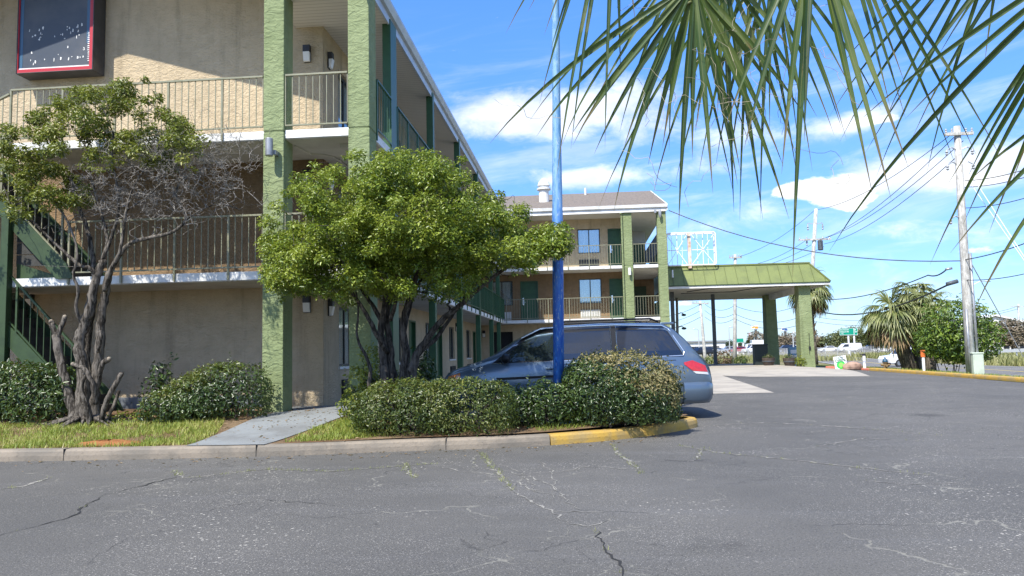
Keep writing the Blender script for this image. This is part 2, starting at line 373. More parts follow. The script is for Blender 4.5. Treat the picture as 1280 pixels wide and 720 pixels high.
# ------------------------------------------------------------------ ground
def asphalt(name, base=.09, crack=True):
    m, n, b, geo, tc = newmat(name); P = geo.outputs['Position']
    big = n.noise(P, .22, 5, .6); mid = n.noise(P, 1.7, 5, .6)
    c = n.mix(n.ramp(big, .35, .68), (base*.90,base*.87,base*.79), (base*1.26,base*1.2,base*1.07))
    c = n.mix(n.math('MULTIPLY', n.ramp(mid, .5, .8), .3), c, (base*.62,)*3)
    # tyre-worn streaks running along the lot
    st = n.new('ShaderNodeMapping'); n.link(P, st.inputs['Vector']); st.inputs['Scale'].default_value = (.25, 1.6, 1); st.inputs['Rotation'].default_value = (0,0,.25)
    c = n.mix(n.math('MULTIPLY', n.ramp(n.noise(st.outputs[0], 1.1, 5, .6), .5, .75), .35), c, (base*1.5,base*1.47,base*1.42))
    vo = n.new('ShaderNodeTexVoronoi'); vo.inputs['Scale'].default_value = 85; n.link(P, vo.inputs['Vector'])
    sc = n.new('ShaderNodeSeparateColor'); n.link(vo.outputs['Color'], sc.inputs[0])
    pick = n.math('MULTIPLY', n.ramp(sc.outputs[0], .60, .85), n.ramp(vo.outputs['Distance'], .42, .2))
    patch = n.ramp(n.noise(P, .5, 5, .65), .34, .66)
    vb = n.new('ShaderNodeTexVoronoi'); vb.inputs['Scale'].default_value = 27; n.link(P, vb.inputs['Vector']); sb = n.new('ShaderNodeSeparateColor'); n.link(vb.outputs['Color'], sb.inputs[0])
    fleck = n.math('MULTIPLY', n.math('MULTIPLY', n.ramp(sb.outputs[0], .8, .84), n.ramp(vb.outputs['Distance'], .36, .22)), n.ramp(n.noise(P, .42, 5, .7), .48, .62))
    c = n.mix(n.math('MULTIPLY', n.math('MULTIPLY', pick, patch), 1.0), c, (base*5.2,base*4.9,base*4.3))
    c = n.mix(n.math('MULTIPLY', fleck, .9), c, (.50,.47,.40))
    gr = n.noise(P, 75, 4, .75)
    c = n.mix(n.ramp(gr, .45, .75), c, n.mix(.6, c, (base*2.6,base*2.55,base*2.35)))
    c = n.mix(n.math('MULTIPLY', n.ramp(n.noise(P, 55, 3, .6), .54, .68), .75), c, (base*.4,)*3)
    hgt = n.math('ADD', n.math('MULTIPLY', gr, .5), n.math('MULTIPLY', vo.outputs['Distance'], -.5))
    ov = n.new('ShaderNodeTexVoronoi'); ov.inputs['Scale'].default_value = .42; n.link(P, ov.inputs['Vector'])
    oil = n.math('MULTIPLY', n.ramp(n.math('ADD', ov.outputs['Distance'], n.math('MULTIPLY', n.noise(P, 5, 4, .6), .16)), .26, .12), n.ramp(n.noise(P, .25, 2), .42, .6))
    c = n.mix(n.math('MULTIPLY', oil, .55), c, (base*.35,base*.34,base*.33))
    if crack:
        wv = n.new('ShaderNodeVectorMath'); wv.operation = 'MULTIPLY_ADD'; nt = n.new('ShaderNodeTexNoise'); nt.inputs['Scale'].default_value = 2.3; nt.inputs['Detail'].default_value = 5
        n.link(P, nt.inputs['Vector']); n.link(nt.outputs['Color'], wv.inputs[0]); wv.inputs[1].default_value = (.7,.7,0); n.link(P, wv.inputs[2])
        v2 = n.new('ShaderNodeTexVoronoi'); v2.feature = 'DISTANCE_TO_EDGE'; v2.inputs['Scale'].default_value = .55; n.link(wv.outputs[0], v2.inputs['Vector'])
        v3 = n.new('ShaderNodeTexVoronoi'); v3.feature = 'DISTANCE_TO_EDGE'; v3.inputs['Scale'].default_value = 2.2; n.link(wv.outputs[0], v3.inputs['Vector'])
        where = n.ramp(n.noise(P, .3, 3, .5), .47, .58); brk = n.ramp(n.noise(P, 1.2, 4, .6), .4, .55)
        k1 = n.math('MULTIPLY', n.math('MULTIPLY', n.ramp(v2.outputs['Distance'], .0055, .002), brk), .7)
        k2 = n.math('MULTIPLY', n.math('MULTIPLY', n.ramp(v3.outputs['Distance'], .010, .004), where), .6)
        k = n.math('MAXIMUM', k1, k2)
        tone = n.ramp(n.noise(P, .8, 3), .45, .55)
        c = n.mix(k, c, n.mix(tone, (.05,.049,.046), (.24,.23,.19)))
        hgt = n.math('SUBTRACT', hgt, n.math('MULTIPLY', k, .8))
    n.link(c, b.inputs['Base Color']); b.inputs['Roughness'].default_value = .88; b.inputs['Specular IOR Level'].default_value = .25
    bp = n.new('ShaderNodeBump'); bp.inputs['Strength'].default_value = .75; bp.inputs['Distance'].default_value = .006
    n.link(hgt, bp.inputs['Height']); n.link(bp.outputs[0], b.inputs['Normal']); return m
M['asphalt'] = asphalt('worn_asphalt')
M['road'] = asphalt('road_asphalt', .13, False)
def groundmat(name, c1, c2, c3, s1=.25, s2=6):
    m, n, b, geo, tc = newmat(name); P = geo.outputs['Position']
    c = n.mix(n.ramp(n.noise(P, s1, 6, .65), .35, .65), c1, c2); c = n.mix(n.ramp(n.noise(P, s2, 6, .7), .42, .72), c, c3)
    n.link(c, b.inputs['Base Color']); b.inputs['Roughness'].default_value = .95; b.inputs['Specular IOR Level'].default_value = .1
    bp = n.new('ShaderNodeBump'); bp.inputs['Strength'].default_value = .8; bp.inputs['Distance'].default_value = .04
    n.link(n.noise(P, s2*3, 6, .7), bp.inputs['Height']); n.link(bp.outputs[0], b.inputs['Normal']); return m
M['land'] = groundmat('dry_grass_ground', (.16,.15,.07), (.25,.21,.12), (.11,.12,.045))
M['soil'] = groundmat('bed_soil', (.17,.10,.055), (.24,.17,.10), (.10,.075,.05), 1.2, 14)
M['verge'] = groundmat('verge_grass', (.12,.15,.035), (.20,.19,.07), (.075,.11,.025), .6, 9)

# far land first: one sheet out to the horizon
xs = np.concatenate([np.linspace(-3000, -200, 12), np.linspace(-150, 260, 120), np.linspace(320, 3000, 12)])
ys = np.concatenate([np.linspace(-600, -30, 8), np.linspace(-20, 260, 140), np.linspace(320, 4500, 14)])
X, Y = np.meshgrid(xs, ys); V = np.stack([X, Y, gz(X, Y)-.03-.25*((X<12)&(Y<46))], -1).reshape(-1, 3)
i, j = np.meshgrid(np.arange(len(xs)-1), np.arange(len(ys)-1)); a = (j*len(xs)+i).ravel()
struct(fast_mesh('ground', V, np.stack([a, a+1, a+len(xs)+1, a+len(xs)], 1), M['land'], smooth=True))
grid_sheet('parking_lot', -40, 13.6, -14, 54, 60, 88, 0, M['asphalt'])
grid_sheet('grass_verge', 13.7, 21.5, 4, 75, 40, 80, .004, M['verge'], inside=lambda x, y: x > 13.7)
# street running away on the right
def road_c(t): return 25.8+.18*(t-45)
def strip(name, d0, d1, y0, y1, mat, off, ny=80):
    V = []; 
    for q in np.linspace(y0, y1, ny+1):
        for dd in np.linspace(d0, d1, 5):
            x = road_c(q)+dd; V.append((x, q, float(gz(x, q))+off))
    i, j = np.meshgrid(np.arange(4), np.arange(ny)); a = (j*5+i).ravel()
    return struct(fast_mesh(name, V, np.stack([a, a+1, a+6, a+5], 1), mat, smooth=True))
strip('street', -5.2, 5.0, 5, 260, M['road'], .008)
M['paint'] = pm('road_paint', (.62,.62,.58), .8, (.45,.45,.42), 3, space='World'); M['paint_y'] = pm('road_paint_yellow', (.55,.40,.06), .8, (.42,.33,.1), 3, space='World')
strip('street_edge_line', -4.8, -4.65, 5, 260, M['paint'], .013); strip('street_far_edge_line', 4.5, 4.65, 5, 260, M['paint'], .013)
strip('street_centre_line', -.1, .1, 5, 260, M['paint_y'], .013)

# kerbs -------------------------------------------------------------
def kerb(name, line, mat, f, h=.15, wdt=.16, closed=False):
    """kerb profile swept along a ground line; inner side is to the left of travel"""
    mb = MB(); L = [np.array(p, float) for p in line]; k = len(L); vs = []
    for i in range(k):
        t = L[min(i+1,k-1)]-L[max(i-1,0)]; t /= np.linalg.norm(t); nn = np.array([-t[1], t[0]])
        for d, z in ((0, -.2), (0, h*.45), (.012, h*.82), (.04, h), (wdt, h+.006), (wdt, -.2)):
            q = L[i]+nn*d; vs.append((q[0], q[1], float(f(L[i][0], L[i][1]))+z))
    m = 6; fs = [(i*m+j, (i+1)*m+j, (i+1)*m+j+1, i*m+j+1) for i in range(k-1) for j in range(m-1)]
    fs += [tuple(range(m)), tuple((k-1)*m+j for j in range(m-1,-1,-1))]
    mb.add(vs, fs); return struct(mb.build(name, mat))
def smooth_line(pts, n=8):
    pts = np.array(pts, float); out = []
    for i in range(len(pts)-1):
        p0, p1, p2, p3 = pts[max(i-1,0)], pts[i], pts[i+1], pts[min(i+2,len(pts)-1)]
        for t in np.linspace(0, 1, n, endpoint=False):
            out.append(.5*((2*p1)+(-p0+p2)*t+(2*p0-5*p1+4*p2-p3)*t*t+(-p0+3*p1-3*p2+p3)*t**3))
    out.append(pts[-1]); return out
front = smooth_line([(-22,10.0), (-12,10.03), (-7.99,10.06), (-5.97,10.16), (-4.0,10.36), (-2.6,10.68), (-1.3,10.92), (-.47,11.2)])
ylw = smooth_line([(-.45,11.21), (.3,11.62), (.95,12.15), (1.6,12.86), (1.93,13.35), (1.92,13.62), (1.7,13.78)])
back = smooth_line([(1.68,13.79), (.6,13.72), (-1.2,13.5), (-2.6,13.35), (-3.45,13.3)])
joints = [-22,-18.9,-15.8,-12.7,-9.62,-6.5,-4.86,-3.0]
seg = 0
kerb('kerb', [p for p in front], M['kerb'], gz)
mj = MB()
for xj in [-7.2,-4.34,-1.9]:
    q = min(front, key=lambda p: abs(p[0]-xj)); mj.box(q[0]-.004, q[0]+.004, q[1]-.003, q[1]+.16, float(gz(*q)), float(gz(*q))+.158)
struct(mj.build('kerb_joint', M['dark']))
kerb('yellow_kerb', ylw, M['yellow'], gz); kerb('kerb', back, M['kerb'], gz)
# planting bed behind the kerb
inner = [(p[0]-.02, p[1]+.13) for p in front]+[(.25,11.75),(.88,12.27),(1.5,12.95),(1.8,13.4),(1.78,13.55),(1.65,13.66),(.6,13.6),(-1.2,13.38),(-3.5,13.3),(-3.5,15.0),(-22,15.0)]
struct(poly_sheet('planting_bed', inner, 0, M['soil'], bz, 26))
# walkway from the kerb to the motel, and the pad under the front balcony
def bw(x, y): return bz(x, y)+.006
M['walk'] = pm('grey_walkway', (.22,.235,.235), .85, (.165,.17,.165), 1.5, bump=.35, bscale=45, dirt=.5, space='World')
wk = [gnd(232,557,.16)[:2], gnd(330,555.5,.16)[:2], (-3.95,12.6), (-3.6,13.36), (-5.35,13.36), (-5.45,12.9)]
struct(poly_sheet('concrete_walkway', wk, .004, M['walk'], bw, 10))
mb = MB(); mb.box(-5.68,-3.5, 13.36, 15, -.2, .372); mb.box(-22,-5.68, 14.1, 15, -.2, .30); mb.box(-5.1,-3.5, 15, 39.7, -.2, .31); mb.box(-3.5, 4.6, 37.9, 39.7, -.1, .335); mb.box(2.6, 4.6, 39.7, 54, -.1, .335)
struct(mb.build('concrete_pad', M['walk'], bevel=.012))
# right-hand kerb along the lot
kerb('yellow_kerb', smooth_line([(13.6,4), (13.75,20), (13.75,26), (13.55,33), (13.35,37.2)]) [::-1], M['yellow'], gz, .13, .2)
kerb('red_kerb', smooth_line([(13.35,37.25), (12.95,38.8), (12.2,39.8)])[::-1], M['redpaint'], gz, .10, .35)
# canopy drive: pale concrete apron
ap = [gnd(700,458)[:2]*0+np.array((4.6,33.0)), gnd(937,471)[:2], gnd(1088,470.5)[:2], (13.0,39.5), (12.6,51.5), (4.6,51.5)]
struct(poly_sheet('concrete_apron', ap, .006, M['concrete'], gz, 16))
ap2 = [(3.6,26.5), gnd(968,491)[:2], gnd(930,477)[:2], gnd(900,467)[:2], (4.58,32.9), (2.6,33), (2.6,26.5)]
ap2 = [gnd(840,493)[:2], gnd(968,491)[:2], gnd(898,468)[:2], (4.58,35.9), (2.4,37.9), (1.2,37.9)]
struct(poly_sheet('concrete_apron', ap2, .005, M['concrete'], gz, 12))
# cracks in the asphalt with grass growing along them
M['crack'] = pm('crack_fill', (.28,.265,.225), .9, (.13,.125,.11), 5, space='World')
M['crackdark'] = pm('open_crack', (.02,.02,.018), .95)
M['weed'] = leafmat('weed_green', [(.13,.16,.03), (.22,.25,.06), (.30,.28,.10)], .6, .3)
def crackline(pts, wd, mat, seed):
    g = np.random.default_rng(seed); P = [gnd(*p)[:2] for p in pts]; fine_ = []
    for p, q in zip(P[:-1], P[1:]):
        nn = max(3, int(np.linalg.norm(q-p)/.07))
        for t in np.linspace(0, 1, nn, endpoint=False): fine_.append(p+(q-p)*t+g.normal(0, .018, 2))
    fine_.append(P[-1]); mb = MB(); k = len(fine_); vs = []
    for i in range(k):
        t = fine_[min(i+1,k-1)]-fine_[max(i-1,0)]; t /= np.linalg.norm(t)+1e-9; nn = np.array([-t[1], t[0]]); ww = wd*g.uniform(.15, 1.2)*(.25+.75*math.sin(math.pi*(i+.5)/k))
        for s in (-1, 1):
            q = fine_[i]+nn*s*ww/2; vs.append((q[0], q[1], float(gz(*q))+.004))
    mb.add(vs, [(2*i, 2*i+1, 2*i+3, 2*i+2) for i in range(k-1)]); struct(mb.build('asphalt_crack', mat)); return fine_
weedpts = []
for i, (pts, wd, mt, weed) in enumerate([
    ([(603,566),(612,580),(628,597),(640,612)], .05, 'crack', 1), ([(640,612),(665,628),(690,640),(712,655)], .03, 'crack', 0), ([(748,664),(756,690),(776,706),(778,720)], .026, 'crackdark', .35),
    ([(625,580),(655,592),(690,607),(712,630),(725,637)], .02, 'crack', 0), ([(765,556),(775,570),(790,580),(800,592)], .05, 'crack', .8), ([(850,557),(900,566),(990,575),(1060,583),(1160,594)], .05, 'crack', .55),
    ([(0,612),(30,608),(60,598)], .06, 'crack', .5), ([(0,670),(40,660),(90,645),(130,618),(140,617)], .024, 'crackdark', .2), ([(215,588),(228,598),(260,595),(330,587),(420,589),(540,580)], .04, 'crack', .8),
    ([(140,617),(220,596)], .03, 'crackdark', 0), ([(505,580),(512,590),(520,597)], .05, 'crack', 1), ([(690,640),(720,640),(755,640)], .022, 'crack', 0), ([(588,590),(600,585),(640,590),(660,600),(668,615)], .022, 'crack', 0), ([(655,592),(650,604),(662,612),(700,620)], .02, 'crack', 0), ([(672,575),(690,590),(694,607),(690,625)], .02, 'crack', 0), ([(700,590),(730,583),(760,584),(800,590)], .022, 'crack', 0), ([(712,655),(735,660),(760,650)], .022, 'crack', 0), ([(600,566),(590,575),(596,588)], .025, 'crack', .3), ([(880,560),(870,575),(860,578)], .025, 'crack', .4), ([(540,582),(580,590),(603,592)], .02, 'crack', 0), ([(330,587),(350,600),(345,610)], .02, 'crack', 0), ([(1080,600),(1130,606),(1200,603)], .03, 'crack', .1), ([(640,592),(700,590),(760,580)], .018, 'crack', 0),
    ([(860,533),(960,528),(1060,534),(1180,545)], .05, 'crack', .3), ([(1010,560),(1080,548),(1160,552)], .03, 'crack', .2), ([(250,640),(330,625),(420,632)], .012, 'crackdark', 0)]):
    fl = crackline(pts, wd, M[mt], 40+i)
    for p in fl:
        if weed and rng.random() < weed*.85:
            for _ in range(int(13*weed)+1): weedpts.append((p[0]+rng.normal(0,.025), p[1]+rng.normal(0,.025)))
def tufts(name, pts, f, hgt, mat, seed=3, spread=.5):
    g = np.random.default_rng(seed); pts = np.array(pts); n_ = len(pts)
    base = np.column_stack([pts, [float(f(x, y)) for x, y in pts]]); a = g.uniform(0, 2*math.pi, n_); lean = g.uniform(.1, spread+.4, n_); h = hgt*g.uniform(.4, 1.3, n_)
    d = np.stack([np.cos(a), np.sin(a), np.zeros(n_)], 1); s = np.stack([-np.sin(a), np.cos(a), np.zeros(n_)], 1)*(h*.09)[:,None]
    V = np.empty((n_, 4, 3)); V[:,0] = base-s; V[:,1] = base+s
    tip = base+d*(h*lean)[:,None]+np.array([0,0,1.])*(h*np.sqrt(np.clip(1-(lean*.6)**2, .2, 1)))[:,None]; V[:,2] = tip+s*.15; V[:,3] = tip-s*.15
    o = fast_mesh(name, V.reshape(-1,3), np.arange(n_*4).reshape(-1,4), mat); return o
o = tufts('crack_weeds', weedpts, gz, .026, M['weed'], 5, 1.2); tag(o, 'pale green weeds growing in the cracks of the asphalt lot', 'weeds', kind='stuff')
# lawn strip behind the kerb
M['grass'] = leafmat('lawn_grass', [(.09,.14,.02), (.20,.27,.035), (.33,.36,.07), (.46,.38,.18)], .55, .3, clump=1.5)
def inpoly(x, y, poly):
    c = False; k = len(poly); j = k-1
    for i in range(k):
        (xi, yi), (xj, yj) = poly[i], poly[j]
        if (yi > y) != (yj > y) and x < (xj-xi)*(y-yi)/(yj-yi)+xi: c = not c
        j = i
    return c
lawns = [([(-13,10.2), (-8,10.22), (-6.1,10.33), (-5.45,10.42), (-5.5,11.3), (-5.9,12.4), (-9,12.3), (-13,12.3)], 46000), ([(-4.15,10.55), (-3.4,10.72), (-2.75,10.95), (-3.05,11.6), (-3.4,12.3), (-3.75,12.5), (-4.1,11.6)], 6500), ([(-.6,11.4),(.2,11.75),(-.1,12),(-.9,11.9)], 350)]
lp = []
for poly, cnt in lawns:
    xs_ = [p[0] for p in poly]; ys_ = [p[1] for p in poly]; k = 0
    from mathutils import noise as mn
    while k < cnt:
        x = rng.uniform(min(xs_), max(xs_)); y = rng.uniform(min(ys_), max(ys_))
        if not inpoly(x, y, poly): continue
        k += 1
        dn = mn.noise(Vector((x*1.3, y*1.3, 2)))+.5*mn.noise(Vector((x*4, y*4, 5)))
        if dn < rng.uniform(-.6, .22): continue
        if (x+6.75)**2/.55**2+(y-10.62)**2/.22**2 < 1 and rng.random() < .72: continue
        lp.append((x, y))
o = tufts('lawn_grass', lp, bz, .062, M['grass'], 9, .9); tag(o, 'short patchy lawn grass between the kerb and the bushes', 'grass', kind='stuff')
lit = []
for _ in range(2600):
    x = rng.uniform(-12, 1.6); y = rng.uniform(10.2, 14); 
    if inpoly(x, y, inner) and mn.noise(Vector((x*1.1, y*1.1, 9))) > -.15: lit.append((x, y, float(bz(x, y))+.012))
for _ in range(260):
    t = rng.uniform(-12, 1.2); q = min(front+ylw, key=lambda p: abs(p[0]-t)); y = q[1]-abs(rng.normal(0,.35))-.01; lit.append((t, y, float(gz(t, y))+.006))
M['litter'] = leafmat('leaf_litter', [(.10,.06,.03), (.22,.14,.07), (.36,.27,.15)], .8, .1)
lit = np.array(lit); tag(leaves('leaf_litter', lit, np.tile([0,0,1.], (len(lit),1)), .05, M['litter'], loc=(0,0,0), jitter=.3), 'dry fallen leaves scattered under the bushes and along the kerb', 'leaf litter', kind='stuff')
M['redsoil'] = groundmat('orange_soil', (.42,.17,.06), (.34,.15,.06), (.28,.13,.06), 3, 20)
mb = MB(); mb.sphere((-6.75, 10.62, .15), (.5,.2,.065), 24, 10)
for i_, v in enumerate(mb.v): mb.v[i_] = (v[0]+random.uniform(-.03,.03), v[1]+random.uniform(-.02,.02), v[2]+random.uniform(-.008,.012))
tag(struct(mb.build('soil_mound', M['redsoil'], smooth=True)), 'orange soil mound in the lawn beside the kerb', 'soil')
# ------------------------------------------------------------------ the motel
M['basepaint'] = pm('base_paint', (.16,.18,.20), .8, (.12,.135,.15), 3, space='World')
F1, F2, F3, SOF = .30, 2.90, 5.50, 8.15
motel = empty('motel_building', (-4, 20, 0), 'three storey tan stucco motel with green columns, outside balconies and a long eave', 'motel')
XW, YW, XC, YC = -5.1, 15.0, -3.7, 13.46          # long wall, gable wall, balcony faces
YB, YBW, XE, XEW = 38.2, 39.75, 4.42, 2.62       # rear wing: balcony face, wall, end balcony, end wall
def opening_wall(axis, plane, u0, u1, z0, z1, holes, thick=.22, inward=1):
    """wall facing the balcony with reveals round every opening.  axis 'x': wall runs along X at y=plane; 'y': along Y at x=plane"""
    mb = MB(); us = sorted({u0, u1, *[h[0] for h in holes], *[h[1] for h in holes]}); zs = sorted({z0, z1, *[h[2] for h in holes], *[h[3] for h in holes]})
    def P(u, d, z): return (u, plane+d*inward, z) if axis == 'x' else (plane+d*inward, u, z)
    for a, b in zip(us[:-1], us[1:]):
        for c, d in zip(zs[:-1], zs[1:]):
            if any(h[0]-1e-6 <= a and b <= h[1]+1e-6 and h[2]-1e-6 <= c and d <= h[3]+1e-6 for h in holes): continue
            mb.add([P(a,0,c), P(b,0,c), P(b,0,d), P(a,0,d)], [(0,1,2,3)])
            mb.add([P(a,thick,c), P(b,thick,c), P(b,thick,d), P(a,thick,d)], [(3,2,1,0)])
    for a, b, c, d in [h[:4] for h in holes]:
        for q in (((a,c),(a,d)), ((b,c),(b,d)), ((a,c),(b,c)), ((a,d),(b,d))):
            (ua, za), (ub, zb) = q; mb.add([P(ua,0,za), P(ub,0,zb), P(ub,thick,zb), P(ua,thick,za)], [(0,1,2,3)])
    return mb
def place_box(axis, plane, inward, u0, u1, d0, d1, z0, z1, mb=None):
    mb = mb or MB(); y0, y1 = plane+d0*inward, plane+d1*inward
    return mb.box(u0, u1, y0, y1, z0, z1) if axis == 'x' else mb.box(y0, y1, u0, u1, z0, z1)
def window(axis, plane, inward, u0, u1, z0, z1, curtain=1.0, sill=True, open_=.5):
    pb = lambda *a, mb=None: place_box(axis, plane, inward, *a, mb=mb)
    fr = MB(); t = .05; fr_d = (.07, .13)
    pb(u0, u0+t, *fr_d, z0, z1, mb=fr); pb(u1-t, u1, *fr_d, z0, z1, mb=fr); pb(u0+t, u1-t, *fr_d, z0, z0+t, mb=fr); pb(u0+t, u1-t, *fr_d, z1-t, z1, mb=fr)
    um = (u0+u1)/2; pb(um-.025, um+.025, .08, .12, z0+t, z1-t, mb=fr)
    o = fr.build('window', M['frame'], motel)
    pb(u0+t, u1-t, .10, .106, z0+t, z1-t).build('pane', M['pane'], o)
    # curtain with folds
    cm = MB(); nf = 40; vs = []
    for k in range(nf+1):
        u = u0+t+(u1-u0-2*t)*k/nf; d = .17+.015*math.sin(k*1.3)+.008*math.sin(k*.61+u0)
        for z in (z0+.02, z1-.02):
            vs.append((u, plane+d*inward, z) if axis == 'x' else (plane+d*inward, u, z))
    cm.add(vs, [(2*k, 2*k+2, 2*k+3, 2*k+1) for k in range(nf)]).build('curtain', M['curtain'], o)
    pb(u0, u1, .21, .23, z0, z1).build('interior', M['dark'], o)
    if sill: pb(u0-.05, u1+.05, -.04, .07, z0-.06, z0-.002).build('sill', M['white'], o, bevel=.006)
    return o
def door(axis, plane, inward, u0, u1, z0, z1, lock='l'):
    pb = lambda *a, mb=None: place_box(axis, plane, inward, *a, mb=mb)
    o = pb(u0+.05, u1-.05, .09, .14, z0+.01, z1-.05).build('door', M['green'], motel)
    fr = MB(); pb(u0, u0+.05, -.012, .14, z0, z1, mb=fr); pb(u1-.05, u1, -.012, .14, z0, z1, mb=fr); pb(u0+.05, u1-.05, -.012, .14, z1-.05, z1, mb=fr); fr.build('door_frame', M['green'], o)
    ux = u0+.13 if lock == 'l' else u1-.13
    h = pb(ux-.04, ux+.04, .05, .09, z0+.85, z0+1.25); pb(ux-.02, ux+.12 if lock == 'l' else ux-.12, .02, .05, z0+.98, z0+1.02, mb=h); h.build('handle', M['chrome'], o, bevel=.006)
    return o
def ac(axis, plane, inward, u0, u1, z0, dark=False):
    pb = lambda *a, mb=None: place_box(axis, plane, inward, *a, mb=mb)
    b_ = pb(u0, u1, -.06, .1, z0, z0+.42); o = b_.build('air_conditioner', M['black' if dark else 'slab'], motel, bevel=.01)
    s_ = MB()
    for k in range(9): pb(u0+.04, u1-.04, -.075, -.06, z0+.05+k*.037, z0+.066+k*.037, mb=s_)
    for k in range(8): uu = u0+.05+(u1-u0-.1)*k/7; pb(uu-.008, uu+.008, -.078, -.072, z0+.04, z0+.39, mb=s_)
    s_.build('grille', M['frame' if dark else 'white'], o); return o
def wall_lamp(axis, plane, inward, u, z):
    pb = lambda *a, mb=None: place_box(axis, plane, inward, *a, mb=mb)
    o = MB()
    y0 = plane
    def P(u_, d, z_): return (u_, plane+d*inward, z_) if axis == 'x' else (plane+d*inward, u_, z_)
    pb(u-.075, u+.075, -.10, -.002, z+.04, z+.19, mb=o); pb(u-.075, u+.075, -.03, -.002, z-.16, z+.04, mb=o)
    o = o.build('wall_lamp', M['black'], motel, bevel=.008)
    l = MB(); l.add([P(u-.065,-.03,z-.15), P(u+.065,-.03,z-.15), P(u+.065,-.03,z+.04), P(u-.065,-.03,z+.04), P(u-.065,-.07,z-.14), P(u+.065,-.07,z-.14), P(u+.065,-.11,z+.04), P(u-.065,-.11,z+.04)],
          [(3,2,1,0),(4,5,6,7),(0,1,5,4),(1,2,6,5),(2,3,7,6),(3,0,4,7)]); l.build('lens', M['lens'], o)
    return o
# openings ------------------------------------------------------
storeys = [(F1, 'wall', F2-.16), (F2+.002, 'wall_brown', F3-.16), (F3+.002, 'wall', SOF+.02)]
long_units = [15.75+4.62*k for k in range(5)]
for si, (z0, wm, z1) in enumerate(storeys):
    holes = []
    for k, y0 in enumerate(long_units):
        holes.append((y0+.25, y0+1.55, z0+.82, z0+2.1, 'w')); holes.append((y0+2.35, y0+3.3, z0, z0+2.08, 'd'))
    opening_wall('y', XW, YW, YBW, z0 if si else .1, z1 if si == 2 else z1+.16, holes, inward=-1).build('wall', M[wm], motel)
    for a, b, c, d, t in holes:
        if t == 'w':
            window('y', XW, -1, a, b, c, d)
            ac('y', XW, -1, a+.15, b-.15, z0+.12, si == 0)
        else: door('y', XW, -1, a, b, c, d)
    # gable wall: blank stucco, one band a storey
    mb = MB(); zt = z1+.16 if si < 2 else None
    if si < 2: mb.box(-16.5, XW-.004, YW, YW+.2, z0 if si else .05, zt)
    else:
        mb.prism([(-16.5, F3), (XW-.004, F3), (XW-.004, 8.4), (-10.1, 10.05), (-16.5, 8.1)], YW, YW+.2, 'y')
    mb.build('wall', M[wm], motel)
    # rear wing
    if si == 0: hs_ = [(-4.55,-3.45,z0,z0+2.1,'v'), (-.9,.15,z0+.8,z0+2.05,'w'), (.75,1.6,z0,z0+2.08,'d')]
    else: hs_ = [(-4.55,-3.4,z0+.86,z0+2.14,'w'), (-3.0,-2.08,z0,z0+2.1,'d'), (.04,1.2,z0+.86,z0+2.14,'w'), (1.6,2.5,z0,z0+2.1,'d')]
    opening_wall('x', YBW, XW, XEW, z0 if si else .1, z1 if si == 2 else z1+.16, hs_, inward=1).build('wall', M[wm], motel)
    for a, b, c, d, t in hs_:
        if t == 'w': window('x', YBW, 1, a, b, c, d, sill=False); ac('x', YBW, 1, a+.05, b-.1, z0+.1, si == 2)
        elif t == 'd': door('x', YBW, 1, a, b, c, d)
        else:
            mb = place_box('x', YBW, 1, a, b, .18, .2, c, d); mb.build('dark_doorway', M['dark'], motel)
    he = [(41.2,42.1,z0,z0+2.08,'d'), (42.8,44.0,z0+.86,z0+2.1,'w'), (46,46.9,z0,z0+2.08,'d')]
    opening_wall('y', XEW, YBW, 53.5, z0 if si else .1, z1 if si == 2 else z1+.16, he, inward=-1).build('wall', M[wm if si != 2 else 'white'], motel)
    for a, b, c, d, t in he:
        (window if t == 'w' else door)('y', XEW, -1, a, b, c, d)
    if si == 2:   # hidden rear walls that close the rooms
        mb = MB(); mb.box(XW-12, XEW, 53.5, 53.7, .1, SOF); mb.box(-17, -16.8, YW, 53.5, .1, SOF); mb.build('wall', M['wall'], motel)
    # lamps
    if si == 0: mb = MB(); mb.box(-16.5, -5.9, 14.985, 14.999, .05, .60); mb.build('wall_base', M['basepaint'], motel)
    wall_lamp('x', YW, 1, -5.43, z0+2.05 if si else 2.38); wall_lamp('y', XW, -1, 15.33, z0+2.02)
    if si == 0: wall_lamp('x', YW, 1, -11.33, 2.62); wall_lamp('x', YBW, 1, -4.95, z0+2.0); wall_lamp('y', XW, -1, 31.5, z0+2.1)
    else: wall_lamp('x', YBW, 1, 2.56, z0+2.1)
# the breezeway at the end of the rear wing
mb = MB(); mb.box(2.63, 4.35, 44.6, 44.75, .1, F3-.15); mb.build('wall', M['wall_brown'], motel)
pL, pR = at(792, 300, 44.6), at(806.5, 300, 44.6); mb = MB(); mb.box(2.63, float(pR[0]), 44.6, 44.75, F3, SOF); mb.build('wall', M['slab'], motel)
mb = MB(); mb.box(2.85, float(pR[0])-.06, 44.55, 44.597, F3, F3+1.95); o = mb.build('door', M['green'], motel)
for zf in (F1, F2): mb = MB(); mb.box(2.95, 3.9, 44.55, 44.597, zf, zf+2.05); mb.build('door', M['stair'], motel)
mb = MB(); q = [at(a_, b_, 44.0) for a_, b_ in ((806.5,314),(823,289),(823,329),(806.5,329))]; mb.prism([(v[0], v[2]) for v in q], 43.97, 44.03, 'y'); mb.build('stair_panel', M['steel'], motel)
